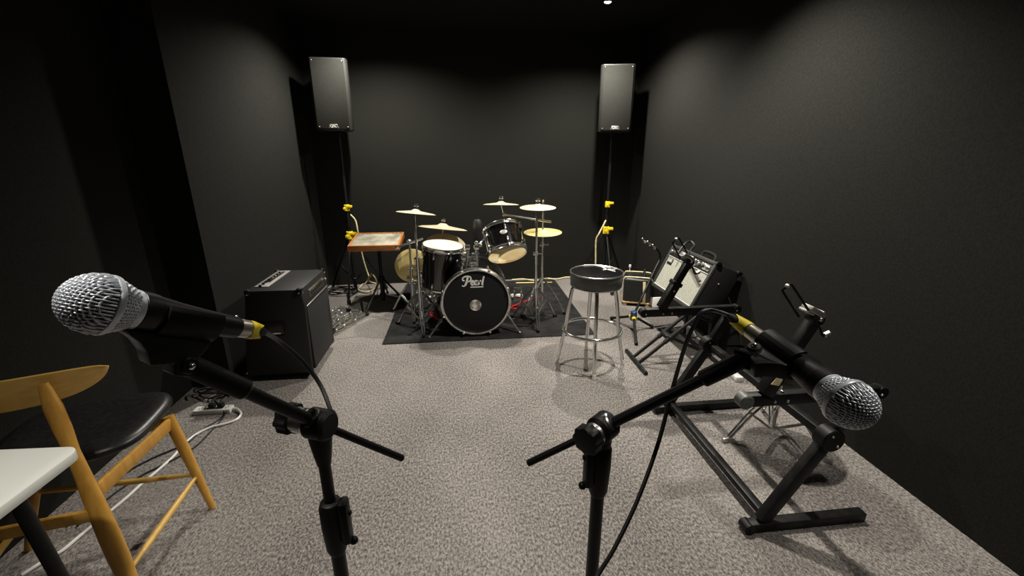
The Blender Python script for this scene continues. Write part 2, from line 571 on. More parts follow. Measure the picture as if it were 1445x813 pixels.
def drum(root, c, ax, r, L, nlug, heads, ref=None, badge=None, hoopm='chrome'):
    """drum with its bottom rim centred on c, growing along ax"""
    c, ax = V(c), V(ax).normalized()
    u, v = frame(ax, ref)
    part('shell', MB().lathe([(r-.006, .012), (r-.006, L-.012)], c, ax, 56, caps=False), 'lacquer', root)
    for nm, h0, h1 in (('bottom_hoop', -.008, .026), ('top_hoop', L-.026, L+.008)):
        lo, hi = (h0, h1) if nm == 'bottom_hoop' else (h1, h0)
        sg = 1 if nm == 'bottom_hoop' else -1
        part(nm, MB().lathe([(r-.004, lo), (r+.003, lo), (r+.004, lo+sg*.004), (r+.001, lo+sg*.008), (r+.001, hi-sg*.006), (r+.008, hi-sg*.003), (r+.008, hi), (r-.004, hi), (r-.004, lo)], c, ax, 56, caps=False), hoopm, root)
    part('bottom_head', MB().lathe([(0, .004), (r-.018, .004), (r-.004, .010)], c, ax, 56, caps=False), heads[0], root)
    part('top_head', MB().lathe([(0, L-.004), (r-.018, L-.004), (r-.004, L-.010)], c, ax, 56, caps=False), heads[1], root)
    for i in range(nlug):
        a = 2*PI*(i+.5)/nlug
        d = u*math.cos(a)+v*math.sin(a)
        for h0, s in ((.0, 1), (L, -1)):
            lg = MB()
            p = c+d*(r+.008)+ax*(h0)
            lg.cyl(p-ax*s*.006, p+ax*s*.07, .003, 8)
            lg.bar(p+ax*s*.003, p+ax*s*.022, .016, .012, d, .003)
            lg.bar(c+d*(r+.004)+ax*(h0+s*.045), c+d*(r+.004)+ax*(h0+s*.085), .016, .018, d, .005)
            part('lug', lg, 'chrome', root)
    if badge:
        d = (u*math.cos(badge[0])+v*math.sin(badge[0]))
        R = Matrix((d, ax.cross(d), ax)).transposed()
        part('badge', MB().ball(c+d*(r-.004)+ax*L*badge[1], 1, 20, (.004, .030, .019), R), 'badge', root, 'silver oval badge')


# rack tom, tipped steeply towards the drummer
tomc, toma = at(716, 359, y=3.55), V((-.13, .60, .78)).normalized()
tom = thing('rack_tom', 'black rack tom tipped up so its amber bottom head faces forward', 'drum', tomc, 'drums of the kit')
drum(tom, tomc, toma, .165, .235, 6, ('film_amber', 'film_clear'), (1, 0, 0), (-PI*.5-.12, .56))
# floor tom
ftc, fta = V((-.205, 3.765, .312)), V((.105, -.055, .99)).normalized()
ft = thing('floor_tom', 'black floor tom with a worn pale top head, left of the bass drum', 'drum', (-.19, 3.76, ZM), 'drums of the kit')
drum(ft, ftc, fta, .176, .385, 8, ('head_white', 'head_white'), (1, 0, 0))
for a in (-2.6, -.55, 1.4):
    d = V((math.cos(a), math.sin(a), 0))
    p = ftc+d*.195
    lg = MB().tube(smooth([p+V((0, 0, .22)), p+V((0, 0, .02)), V((p.x+d.x*.02, p.y+d.y*.02, .10)), V((p.x+d.x*.05, p.y+d.y*.05, ZM+.012))], 5), .0055, 10)
    lg.ball((p.x+d.x*.05, p.y+d.y*.05, ZM+.014), .013, 10)
    lg.box(p+V((0, 0, .15))-d*.008, (.03, .03, .05), bev=.006)
    part('leg', lg, 'chrome', ft)


# ---- cymbals and their stands
def cymbal(label, c, nrm, r, m, bell=.028, wing=True, group='cymbals of the drum kit', logo=False, ref=None):
    c, nrm = V(c), V(nrm).normalized()
    k = r/.2
    t = thing('cymbal', label, 'cymbal', c, group)
    u, v = frame(nrm, ref)
    R = Matrix((u, v, nrm)).transposed().to_4x4()
    prof = [(.006, bell), (.022*k, bell*.96), (.036*k, bell*.72), (.048*k, bell*.48), (.075*k, bell*.36), (r*.62, bell*.18), (r*.85, .001), (r, -bell*.22)]
    pr = prof+[(a, h-.0016) for a, h in prof[::-1]]
    bm = MB().lathe(pr+[pr[0]], (0, 0, 0), (0, 0, 1), 72, (1, 0, 0), caps=False)
    # the plate is made round its own origin so the lathe grooves of the metal stay concentric
    pl = link_mesh('plate', bm, m, None)
    pl.parent = t
    pl.matrix_parent_inverse = Matrix()
    pl.location = (0, 0, 0)
    pl.rotation_euler = R.to_euler()
    WM[pl] = Matrix.Translation(c) @ R
    if wing:
        w = MB()
        w.cyl(c+nrm*(bell-.002), c+nrm*(bell+.012), .013, 16)
        part('felt', w, 'rubber', t)
        w = MB().cyl(c+nrm*(bell+.012), c+nrm*(bell+.045), .006, 10)
        w.box(c+nrm*(bell+.030)+u*.010, (.018, .005, .020), R.to_3x3(), .002)
        w.box(c+nrm*(bell+.030)-u*.010, (.018, .005, .020), R.to_3x3(), .002)
        part('wing_nut', w, 'chrome', t)
    if logo:
        L = [[(.0, .12), (.12, .14), (.02, .0), (.16, .03)], [(.22, .02), (.25, .12)], [(.32, .17), (.29, .02)],
             [(.46, .05), (.38, .02), (.38, .11), (.45, .10), (.47, .18), (.44, .02)], [(.52, .11), (.50, -.05), (.45, -.04)],
             [(.58, .02), (.60, .11)], [(.70, .06), (.65, .02), (.65, .11), (.71, .10), (.70, .02)], [(.78, .02), (.80, .10), (.86, .10), (.86, .02)], [(-.02, -.04), (.9, -.02)]]
        part('lettering', MB().strokes(L, c-u*.055+v*(-r*.70)+nrm*(bell*.18), u, v, .14, .03, .001), 'black', t, 'dark script scrawl near the rim')
    return t


def legs3(mb, c, z0, R, z_top, a0, rod=.0065, brace=True, h2=.12):
    """double braced tripod; feet at z0, legs hinge at z_top, braces at h2"""
    for i in range(3):
        a = a0+i*2*PI/3
        d = V((math.cos(a), math.sin(a), 0))
        s = V((-d.y, d.x, 0))
        f = V((c[0], c[1], z0+.012))+d*R
        for k in (-1, 1):
            mb.tube(smooth([V((c[0], c[1], z_top))+d*.018+s*k*.010, V((c[0], c[1], z_top*.55+.02))+d*R*.5+s*k*.011, f+V((0, 0, .012))-d*.02+s*k*.008], 4), .0062, 8)
        if brace:
            mid = V((c[0], c[1], z_top*.5+.02))+d*R*.52
            for k in (-1, 1):
                mb.cyl(V((c[0], c[1], h2*.6))+d*.018+s*k*.008, mid+s*k*.008, .0055, 8)
            mb.ball(mid, .010, 8)
    return mb


def feet3(c, z0, R, a0):
    out = []
    for i in range(3):
        a = a0+i*2*PI/3
        d = V((math.cos(a), math.sin(a), 0))
        f = V((c[0], c[1], z0+.013))+d*R
        out.append(MB().bar(f-d*.028, f+d*.016, .022, .026, (0, 0, 1), .007))
    return out


def straight_stand(label, c, top, R=.27, a0=-PI/2, boom=None, zc=None, cat='cymbal stand', z_top=.33, rtop=.0055):
    """chrome tripod stand; pole rises from c to the point top, optional boom (clamp, end, tail)"""
    c, top = V(c), V(top)
    t = thing('cymbal_stand', label, cat, (c.x, c.y, ZM), 'chrome cymbal stands of the kit')
    part('leg_set', legs3(MB(), c, ZM, R, z_top, a0), 'chrome', t)
    for f in feet3(c, ZM, R, a0):
        part('rubber_foot', f, 'rubber', t)
    zc = zc or top.z*.62
    pm = V((c.x, c.y, zc))
    part('lower_tube', MB().cyl((c.x, c.y, ZM+.045), pm, .0135, 14), 'chrome', t)
    up = MB().cyl(pm-V((0, 0, .02)), top if boom is None else top+V((0, 0, .02)), .0085 if boom is None else .010, 12)
    part('upper_tube', up, 'chrome', t)
    for z in (z_top, zc):
        j = MB()
        j.cyl((c.x, c.y, z-.022), (c.x, c.y, z+.022), .017, 14, .004)
        j.cyl((c.x, c.y, z), (c.x+.045, c.y-.012, z), .005, 8)
        j.box((c.x+.048, c.y-.013, z), (.006, .012, .030), bev=.003)
        j.box((c.x-.02, c.y, z), (.016, .022, .026), bev=.004)
        part('clamp', j, 'chrome', t)
    if boom:
        a, b = V(boom[0]), V(boom[1])
        bb = MB().cyl(a, b, .0095, 12).ball(top, .022, 12).cyl(top-V((0, .03, 0)), top+V((0, .03, 0)), .012, 12)
        part('boom_arm', bb, 'chrome', t)
        if len(boom) > 2:
            e = V(boom[2])
            tl = MB().cyl(a, e, .005, 10).ball(a, .014, 10).box(a, (.03, .02, .03), bev=.006)
            part('tilter', tl, 'chrome', t)
    return t


# stand A, front left, carries the topmost left cymbal; boom tail points left
A = V((-.375, 3.60, 0))
c1 = at(587, 300, y=3.60)
straight_stand('chrome tripod stand at the left front of the kit, beside the floor tom', A, V((A.x, A.y, c1.z-.01)), .235, -PI/2+.15)
cymbal('small bronze cymbal, leftmost of the kit, held highest on the left side', c1, (.11, .115, 1), .158, 'bronze')
tl = at(563, 349, y=3.50); br = at(590, 338, y=3.62)
# stand B, behind A, boom to the left with the hanging cymbal
B = V((-.47, 3.93, 0))
c6 = at(581, 377, y=4.02)
straight_stand('chrome boom stand behind the leftmost stand, its arm pointing left over the gold cymbal', B, V((B.x, B.y, .70)), .24, PI*.86,
               boom=(at(560, 349, y=3.62), at(596, 337, y=3.98), at(560, 349, y=3.62)+V((.004, 0, .004))))
cymbal('gold cymbal hanging upright with dark script, low beside the left stands', c6+V((0, .05, 0)), (.12, -.985, .10), .160, 'gold', bell=.024, ref=(1, 0, 0), logo=True)
# hi-hat type stand behind the floor tom with two cymbals
Dd = V((-.175, 4.10, 0))
c2 = at(625, 321, y=4.26)
straight_stand('chrome stand behind the floor tom with two cymbals on it', (c2.x, 4.26, 0), V((c2.x, 4.26, c2.z-.004)), .24, PI/2+.3)
cymbal('wide bronze cymbal over the floor tom, tilting down to the right', c2, (.115, .135, 1), .236, 'bronze', bell=.04)
cl = at(628, 349, y=4.26)
cl.x = c2.x+.012
cymbal('pale worn cymbal tipped forward just behind the floor tom head', cl, (.12, -.50, .866), .215, 'bronze', wing=False)
# stand C, front right
Cc = V((.625, 3.60, 0))
ct = at(758, 306, y=3.60)
c4 = at(759, 292, y=3.60)
c3 = at(707, 288, y=4.0)
straight_stand('chrome tripod stand at the right front of the kit', Cc, V((Cc.x, Cc.y, c4.z-.006)), .235, -PI/2-.05,
               boom=(at(711, 303, y=4.0), at(778, 313, y=3.58), c3))
cymbal('bronze cymbal topping the right front stand, right of the rack tom', c4, (-.01, -.035, 1), .150, 'bronze', bell=.026)
cymbal('small bronze cymbal on a boom high above the rack tom', c3, (.02, .10, 1), .163, 'bronze', bell=.026)
Dh = V((.735, 3.86, 0))
c5 = at(766, 327, y=3.86)
ht = straight_stand('chrome stand at the right rear of the kit with a thin rod through its cymbal', (c5.x, 3.86, 0), V((c5.x, 3.86, at(767, 282, y=3.86).z)), .24, -.45)
cymbal('gold cymbal low on the right rear stand', c5, (-.02, -.05, 1), .172, 'gold', bell=.022, wing=False)

# throne behind the bass drum
tb = at(674, 327, y=4.45)
th = thing('drum_throne', 'black padded seat with upright rounded backrest behind the bass drum', 'drum throne', (tb.x-.02, 4.40, ZM))
part('backrest', MB().tube([tb+V((0, .02, h)) for h in (-.16, -.155, -.13, -.06, .0, .06, .10, .122, .128)], [(.02, .012), (.040, .024), (.050, .032), (.052, .034), (.052, .034), (.052, .034), (.046, .031), (.03, .02), (.008, .006)], 20, (1, 0, 0)), 'pad', th)
part('seat', MB().lathe([(0, .41), (.14, .41), (.165, .425), (.165, .465), (.14, .485), (0, .49)], (tb.x-.02, 4.28, 0), n=32), 'vinyl', th)
part('post', MB().cyl((tb.x-.02, 4.28, .04), (tb.x-.02, 4.28, .41), .014).tube(smooth([(tb.x, 4.40, .40), (tb.x, 4.475, .42), tb+V((0, .03, -.12))], 4), .008), 'chrome', th)
part('leg_set', legs3(MB(), (tb.x-.02, 4.28), ZM, .24, .30, .5), 'chrome', th)

# pedals and cords between the drums
for px, py, rz, lab in ((617, 447, .5, 'red pedal plate on the mat left of the bass drum'), (728, 432, -.35, 'red pedal plate on the mat right of the bass drum')):
    p = at(px, py, z=ZM)
    t = thing('foot_pedal', lab, 'pedal', p, 'red pedals beside the bass drum')
    R = Matrix.Rotation(rz, 3, 'Z')
    part('base_plate', MB().box(p+V((0, 0, .006)), (.085, .20, .010), R, .004), 'red', t, 'red base plate')
    part('footboard', MB().box(p+R @ V((0, .01, .045)), (.07, .18, .008), R @ Matrix.Rotation(.22, 3, 'X'), .003), 'panel', t)
    part('upright', MB().bar(p+R @ V((-.035, .085, .01)), p+R @ V((-.035, .085, .16)), .012, .018).bar(p+R @ V((.035, .085, .01)), p+R @ V((.035, .085, .16)), .012, .018).cyl(p+R @ V((-.04, .085, .16)), p+R @ V((.04, .085, .16)), .007, 10), 'chrome', t)


def cable(name, pts, r, m, label, cat='cable', group=None, k=6, n=8):
    P = [V((min(max(p.x, XLN+.012), XR-.012), min(p.y, YB-.022), max(p.z, r))) for p in smooth(pts, k)]
    return single(name, MB().tube(P, r, n), m, label, cat, P[0], group)


cable('red_cable', [at(722, 433, z=.03), at(734, 428, z=.05), at(745, 424, z=.03), at(756, 421, z=.02), at(768, 418, z=.03)], .007, 'red', 'red cable crossing the mat under the right cymbal stands', 'cable')
for px, lab in ((723, 'small white block on the mat, nearest the right edge of the bass drum'), (733, 'small white block on the mat, second to the right of the bass drum')):
    p = at(px, 421, z=ZM)
    single('plug_block', MB().box(p+V((0, 0, .022)), (.062, .05, .044), Matrix.Rotation(.2, 3, 'Z'), .006).box(p+V((0, -.028, .022)), (.03, .012, .02), bev=.003), 'white', lab, 'plug', p, 'white blocks behind the bass drum')
for px, lab in ((605, 'small white block on the mat behind the left cymbal stands'),):
    p = at(px, 424, z=ZM)
    single('plug_block', MB().box(p+V((0, 0, .022)), (.05, .05, .044), bev=.006).box(p+V((.02, -.028, .022)), (.02, .012, .02), bev=.003), 'white', lab, 'plug', p, 'white blocks behind the bass drum')
cable('black_cable', [at(720, 452, z=ZM+.006), at(738, 447, z=ZM+.006), at(752, 452, z=ZM+.006), at(744, 459, z=ZM+.006), at(728, 458, z=ZM+.006), at(736, 441, z=ZM+.006)], .005, 'cable', 'thin black cable looping on the mat right of the bass drum')
s0, s1 = at(728, 399.5, z=ZM+.009), at(779, 398.5, z=ZM+.009)
sd = (s1-s0).normalized()
single('drumstick', MB().tube([s0, s0+sd*.01, s0+sd*.25, s1-sd*.05, s1-sd*.016, s1-sd*.008, s1], [.005, .0085, .0085, .0055, .0048, .007, .003], 12), 'stick', 'straight yellow stick lying along the back edge of the mat', 'stick', s0)

# ------------------------------------------------------------------ bar stool
SX, SY = .888, 2.775
st = thing('bar_stool', 'chrome bar stool with round black padded seat, right of the drum mat', 'stool', (SX, SY, 0))
so = (SX+.012, SY, 0)
part('seat_side', MB().lathe([(.10, .592), (.168, .594), (.173, .600), (.179, .66), (.179, .686)], so, n=56, caps=False), 'vinyl_side', st, 'grey speckled band round the seat')
seat = part('seat_top', MB().lathe([(.176, .686), (.172, .690), (.165, .6905), (.12, .6945), (.06, .6965), (0, .697)], so, n=56, caps=False), 'vinyl', st)
part('trim_ring', MB().ring((so[0], so[1], .689), (0, 0, 1), .177, .0048, 56, 8).ring((so[0], so[1], .598), (0, 0, 1), .172, .004, 56, 8), 'chrome_dull', st)
part('base_plate', MB().lathe([(0, .582), (.14, .582), (.165, .594), (0, .5945)], so, n=40), 'black', st)
squig = []
for k_, ln in ((1.1, [(824, 374), (838, 374), (850, 376.5), (862, 377.5)]), (1.0, [(850, 377), (856, 380), (868, 383)]), (.9, [(851, 381), (859, 380), (868, 380.5)])):
    squig.append((k_, [(at(px, py, z=.6965).x-so[0], at(px, py, z=.6965).y-so[1]) for px, py in ln]))
part('lettering', MB().strokes(squig, (so[0], so[1], .6935), (1, 0, 0), (0, 1, 0), 1.0, .011, .0042), 'logo', seat, 'white script marks on the seat')
a0 = 2.98
for i in range(4):
    a = a0+i*PI/2
    d = V((math.cos(a), math.sin(a), 0))
    c = V((SX, SY, 0))
    lg = MB().tube(smooth([c+d*.095+V((0, 0, .584)), c+d*.135+V((0, 0, .578)), c+d*.150+V((0, 0, .550)), c+d*.170+V((0, 0, .42)), c+d*.188+V((0, 0, .27)), c+d*.195+V((0, 0, .225)), c+d*.212+V((0, 0, .14)), c+d*.232+V((0, 0, .03))], 6), .0128, 14)
    q = part('leg', lg, 'chrome', st)
    part('foot_cap', MB().cyl(c+d*.238, c+d*.231+V((0, 0, .038)), .0135, 14, .003), 'white', q, 'pale rubber foot cap')
part('footrest_ring', MB().ring((SX, SY, .272), (0, 0, 1), .203, .0115, 56, 10), 'chrome', st)

# ------------------------------------------------------------------ loudspeakers on tripod stands
def speaker():
    t = thing('loudspeaker', '', 'speaker', (0, 0, 0), 'loudspeakers on the tripod stands')
    W, Hh, D = .325, .61, .33
    out = [(-W/2+.02, 0), (-W/2, .02), (-W/2, .09), (-W/2+.055, D), (W/2-.055, D), (W/2, .09), (W/2, .02), (W/2-.02, 0)]
    part('cabinet', MB().prism(out, (0, 0, 0), (1, 0, 0), (0, 1, 0), 0, Hh, .006), 'spkbox', t)
    part('front_grille', MB().prism([(-.137, .012), (.137, .012), (.142, .022), (.142, .588), (.137, .598), (-.137, .598), (-.142, .588), (-.142, .022)], (0, -.001, 0), (1, 0, 0), (0, 0, 1), -.004, .007, .003), 'spk', t)
    for sx_, sz_ in ((.128, .583), (-.128, .583), (.125, .03), (-.125, .03)):
        part('corner_screw', MB().ball((sx_, -.008, sz_), .0055, 8), 'silver', t)
    lg = part('logo_plate', MB().prism([(-.046, .018), (.046, .018), (.032, .054), (-.032, .054)], (0, -.0085, 0), (1, 0, 0), (0, 0, 1), 0, .004, .001), 'silver', t)
    part('logo_field', MB().prism([(-.038, .022), (.038, .022), (.028, .050), (-.028, .050)], (0, -.0125, 0), (1, 0, 0), (0, 0, 1), 0, .001), 'panel', lg)
    tx = MB(); text_mesh(tx, 'QSC', (0, -.0138, .036), (1, 0, 0), (0, 0, 1), .030, .0006)
    part('lettering', tx, 'logo', lg, 'pale capital letters')
    part('pole_socket', MB().cyl((0, .17, -.03), (0, .17, .004), .024, 20), 'black', t)
    return t


def speaker_stand():
    t = thing('speaker_stand', '', 'speaker stand', (0, 0, 0), 'tripod stands under the loudspeakers')
    part('pole', MB().cyl((0, 0, .55), (0, 0, 1.645), .0155, 18), 'black', t)
    part('lower_tube', MB().cyl((0, 0, .06), (0, 0, .92), .019, 18), 'black', t)
    for z, s, nm in ((.925, 1, 'upper_knob'), (.645, 1.25, 'hub_knob')):
        k = MB().cyl((0, 0, z-.035*s), (0, 0, z+.030*s), .028*s, 16, .005)
        k.box((.032*s, -.02, z+.012*s), (.05*s, .03, .026*s), bev=.007)
        k.cyl((-.015, -.035*s, z-.004), (-.015, -.055*s, z-.004), .013*s, 12, .003)
        part(nm, k, 'yellow_knob', t, 'yellow plastic clamp knob')
    part('hub', MB().cyl((0, 0, .57), (0, 0, .62), .034, 16, .006).cyl((0, 0, .15), (0, 0, .19), .028, 16, .005), 'black', t)
    for a in (-PI/2, PI/6, 5*PI/6):
        d = V((math.cos(a), math.sin(a), 0))
        q = part('leg', MB().bar(d*.03+V((0, 0, .60)), d*.335+V((0, 0, .025)), .018, .026, (0, 0, 1), .004).bar(d*.025+V((0, 0, .17)), d*.185+V((0, 0, .315)), .012, .018, (0, 0, 1), .003), 'black_satin', t)
        part('rubber_foot', MB().cyl(d*.335+V((0, 0, .0)), d*.325+V((0, 0, .045)), .019, 14, .004), 'rubber', q)
    return t


spk = speaker()
sst = speaker_stand()
SR, SL = V((1.575, 4.62, 0)), V((-1.150, 4.63, 0))
for base, yaw, l1, l2, first in ((SL, .05, 'black loudspeaker on the tripod in the left rear corner', 'black tripod stand with yellow knobs in the left rear corner, behind the wooden tray', True),
                                 (SR, -.20, 'black loudspeaker on the tripod in the right rear corner', 'black tripod stand with yellow knobs in the right rear corner, behind the bar stool', False)):
    off = Matrix.Rotation(yaw, 3, 'Z') @ V((0, .17, 0))
    if first:
        s1_, s2_ = spk, sst
        s1_['label'] = l1; s2_['label'] = l2
        s1_.location = (base.x-off.x, base.y-off.y, 1.655); s1_.rotation_euler = (0, 0, yaw)
        s2_.location = base
    else:
        dup(spk, (base.x-off.x, base.y-off.y, 1.655), yaw, l1)
        dup(sst, base, 0, l2)

# cords round the speaker stands
hub = SR+V((0, 0, .66))
cable('yellow_cable', [hub+V((-.03, -.06, .10)), hub+V((-.055, -.07, .05)), hub+V((-.10, -.075, -.04)), hub+V((-.125, -.06, -.12)), hub+V((-.11, -.04, -.35)), hub+V((-.10, -.02, -.56)), V((SR.x-.13, 4.66, .012)), at(812, 391, z=.012), at(800, 391, z=.012), at(785, 394, z=.012), at(772, 393, z=.012), at(757, 396, z=.018), at(738, 394, z=.018), at(722, 395, z=.02)], .0085, 'cream',
      'cream-yellow cable hanging at the right speaker stand and running along the back wall')
hub = SL+V((0, 0, .66))
cable('yellow_cable', [hub+V((.04, -.05, .20)), hub+V((.085, -.06, .14)), hub+V((.10, -.07, .02)), hub+V((.12, -.06, -.25)), hub+V((.16, -.05, -.45)), at(524, 386, y=4.45), at(517, 398, z=.012), at(506, 409, z=.012), at(518, 412, z=.012), at(532, 406, z=.012), at(530, 394, y=4.5), at(524, 387, y=4.47), at(521, 397, y=4.5), at(541, 402, z=.012)], .0075, 'cream',
      'cream-yellow cable hanging at the left speaker stand and coiled on the carpet')
pts = []
for i in range(26):
    a = i*2*PI/9
    pts.append(at(484, 412, z=.012)+V((math.cos(a)*(.15+.02*math.sin(i*1.7)), math.sin(a)*(.12+.03*math.cos(i*2.3)), .0015*i)))
cable('black_cable', pts, .006, 'cable', 'black cable coil on the carpet behind the big bass amplifier', k=4)

# ------------------------------------------------------------------ wooden tray on a black tripod
tc_ = V((-.80, 4.24, 0))
tr = thing('wooden_tray', 'shallow orange wooden case with a worn grey top, left of the drum kit', 'tray', (tc_.x, tc_.y, .58))
F0, F1 = at(488.5, 350, y=4.05), at(562, 351.5, y=4.05)
tw = F1.x-F0.x
ex = V((1, 0, 0)); ey = V((0, .40, .045)).normalized(); ez = ex.cross(ey)
RR = Matrix((ex, ey, ez)).transposed()
dep = .42
cen = V(((F0.x+F1.x)/2, 4.05, (F0.z+F1.z)/2))+ey*dep/2
cen.x += .01
for nm, cc, sz in (('front_board', V((0, -dep/2+.008, 0)), (tw, .016, .056)), ('rear_board', V((0, dep/2-.008, 0)), (tw, .016, .056)), ('side_board', V((-tw/2+.008, 0, 0)), (.016, dep-.033, .056)), ('side_board', V((tw/2-.008, 0, 0)), (.016, dep-.033, .056))):
    part(nm, MB().box(cen+RR @ cc, sz, RR, .003), 'tray_wood', tr)
part('top_panel', MB().box(cen+RR @ V((0, 0, .012)), (tw-.034, dep-.034, .018), RR, .002), 'tray_top', tr, 'worn grey panel')
for i in range(12):
    part('peg', MB().cyl(cen+RR @ V((-tw/2+.03+i*(tw-.06)/11, dep/2-.03, .02)), cen+RR @ V((-tw/2+.03+i*(tw-.06)/11, dep/2-.03, .030)), .008, 8), 'chrome_dull', tr)
part('bottom_panel', MB().box(cen+RR @ V((0, 0, -.018)), (tw-.034, dep-.034, .008), RR), 'black', tr)
ts = thing('tripod_stand', 'black tripod stand carrying the orange wooden case', 'stand', (tc_.x, tc_.y, 0))
part('post', MB().cyl((tc_.x, tc_.y, .10), (tc_.x, tc_.y, .585), .017, 16).cyl((tc_.x, tc_.y, .05), (tc_.x, tc_.y, .25), .022, 16, .004), 'black', ts)
part('support_arm', MB().bar((tc_.x-.17, tc_.y, .590), (tc_.x+.17, tc_.y, .590), .03, .012, (0, 0, 1)).bar((tc_.x, tc_.y-.15, .583), (tc_.x, tc_.y+.15, .603), .03, .010, (0, 0, 1)), 'black', ts)
part('hub', MB().cyl((tc_.x, tc_.y, .262), (tc_.x, tc_.y, .302), .032, 16, .005).cyl((tc_.x, tc_.y, .10), (tc_.x, tc_.y, .13), .03, 16, .005), 'black', ts)
for tip in (at(515, 445, z=.014), at(597, 449, z=.014), V((tc_.x-.02, tc_.y+.38, .014))):
    d = (tip-V((tc_.x, tc_.y, .014)))
    q = part('leg', MB().cyl(V((tc_.x, tc_.y, .28))+d.normalized()*.025, tip, .010, 12).cyl(V((tc_.x, tc_.y, .11)), V((tc_.x, tc_.y, .13)).lerp(tip, .55)+V((0, 0, .05)), .006, 10), 'black_satin', ts)
    part('rubber_foot', MB().cyl(tip-d.normalized()*.03+V((0, 0, .008)), tip+V((0, 0, -.001)), .0135, 12, .003), 'rubber', q)

# ------------------------------------------------------------------ big bass amplifier, left
AX0, AX1, AY0, AY1, AZ0, AZ1 = -1.455, -1.03, 2.775, 3.285, .045, .632
am = thing('bass_amplifier', 'big black bass amplifier with metal corners, against the left wall', 'amplifier', ((AX0+AX1)/2, (AY0+AY1)/2, 0))
prof = [(AX0, AZ0), (AX1, AZ0), (AX1+.012, AZ1-.11), (AX1, AZ1), (AX0+.09, AZ1)]
part('cabinet', MB().prism(prof, (0, AY1, 0), (1, 0, 0), (0, 0, 1), 0, AY1-AY0, .008), 'tolex', am)
part('front_grille', MB().prism([(AY0+.025, .065), (AY1-.025, .065), (AY1-.025, .505), (AY0+.025, .505)], (AX1+.004, 0, 0), (0, 1, 0), (0, 0, 1), -.004, .012, .004), 'ampgrille', am)
part('grille_trim', MB().bar((AX1+.016, AY0+.025, .512), (AX1+.016, AY1-.025, .512), .006, .006), 'silver', am)
fu, fv = V((0, 1, 0)), V((-.012, 0, .11)).normalized()
fo = V((AX1+.0075, AY0, .566))
bdg = part('logo_plate', MB().prism([(.12, -.026), (.43, -.026), (.43, .026), (.12, .026)], fo, fu, fv, -.003, .004, .002), 'chrome_dull', am, 'long metal nameplate')
scr = [[(.14+i*.035, -.008+.004*math.sin(i*2)), (.15+i*.035, .012), (.16+i*.035, -.01), (.172+i*.035, .004)] for i in range(7)]
part('lettering', MB().strokes(scr, fo, fu, fv, 1.0, .006, .0052), 'panel', bdg)
part('pilot_light', MB().cyl(fo+fu*.475, fo+fu*.475+V((.008, 0, 0)), .009, 14), 'badge', am)
# control panel on the rear edge of the top
cpx = AX0+.155
cp = part('control_panel', MB().box((cpx, (AY0+AY1)/2+.03, AZ1+.0015), (.085, .40, .005), bev=.001), 'badge', am, 'pale control panel strip on top')
part('panel_field', MB().box((cpx-.004, (AY0+AY1)/2+.06, AZ1+.0045), (.045, .27, .002)), 'panel', cp)
for i in range(8):
    y = AY0+.085+i*.048
    part('knob', MB().cyl((cpx-.005, y, AZ1+.004), (cpx-.005, y, AZ1+.015), .0095, 14, .002), 'plastic' if i < 4 else 'chrome_dull', cp)
for x, z in ((AX0+.09, AZ1), (AX1, AZ1), (AX0, AZ0), (AX1, AZ0)):
    for y in (AY0, AY1):
        sx = 1 if x < -1.25 else -1
        sy = 1 if y < 3 else -1
        sz = -1 if z > .3 else 1
        b = MB()
        b.box((x+sx*.012, y+sy*.012, z), (.032, .032, .008), bev=.003)
        b.box((x, y+sy*.012, z+sz*.012), (.008, .032, .032), bev=.003)
        b.box((x+sx*.012, y, z+sz*.012), (.032, .008, .032), bev=.003)
        q = part('corner_guard', b, 'black', am)
        part('rivet', MB().ball((x+sx*.014, y+sy*.014, z-sz*.005), .0055, 8).ball((x+sx*.012, y-sy*.005, z+sz*.022), .0055, 8).ball((x-sx*.005, y+sy*.014, z+sz*.022), .0055, 8), 'chrome', q)
hr = MB().box((-1.245, AY0-.002, .375), (.155, .010, .085), bev=.003)
hh = part('handle_recess', hr, 'panel', am)
part('handle_bar', MB().bar((-1.305, AY0-.011, .347), (-1.185, AY0-.011, .347), .010, .012, (0, 0, 1), .003), 'chrome', hh)
part('handle_rim', MB().bar((-1.325, AY0-.009, .42), (-1.165, AY0-.009, .42), .006, .006).bar((-1.325, AY0-.009, .33), (-1.165, AY0-.009, .33), .006, .006).bar((-1.325, AY0-.009, .33), (-1.325, AY0-.009, .42), .006, .006).bar((-1.165, AY0-.009, .33), (-1.165, AY0-.009, .42), .006, .006), 'plastic', hh)
for x in (AX0+.06, AX1-.05):
    for y in (AY0+.06, AY1-.06):
        part('caster', MB().cyl((x-.012, y, .025), (x+.012, y, .025), .025, 16, .004).box((x, y, .044), (.035, .04, .01), bev=.002), 'rubber', am)

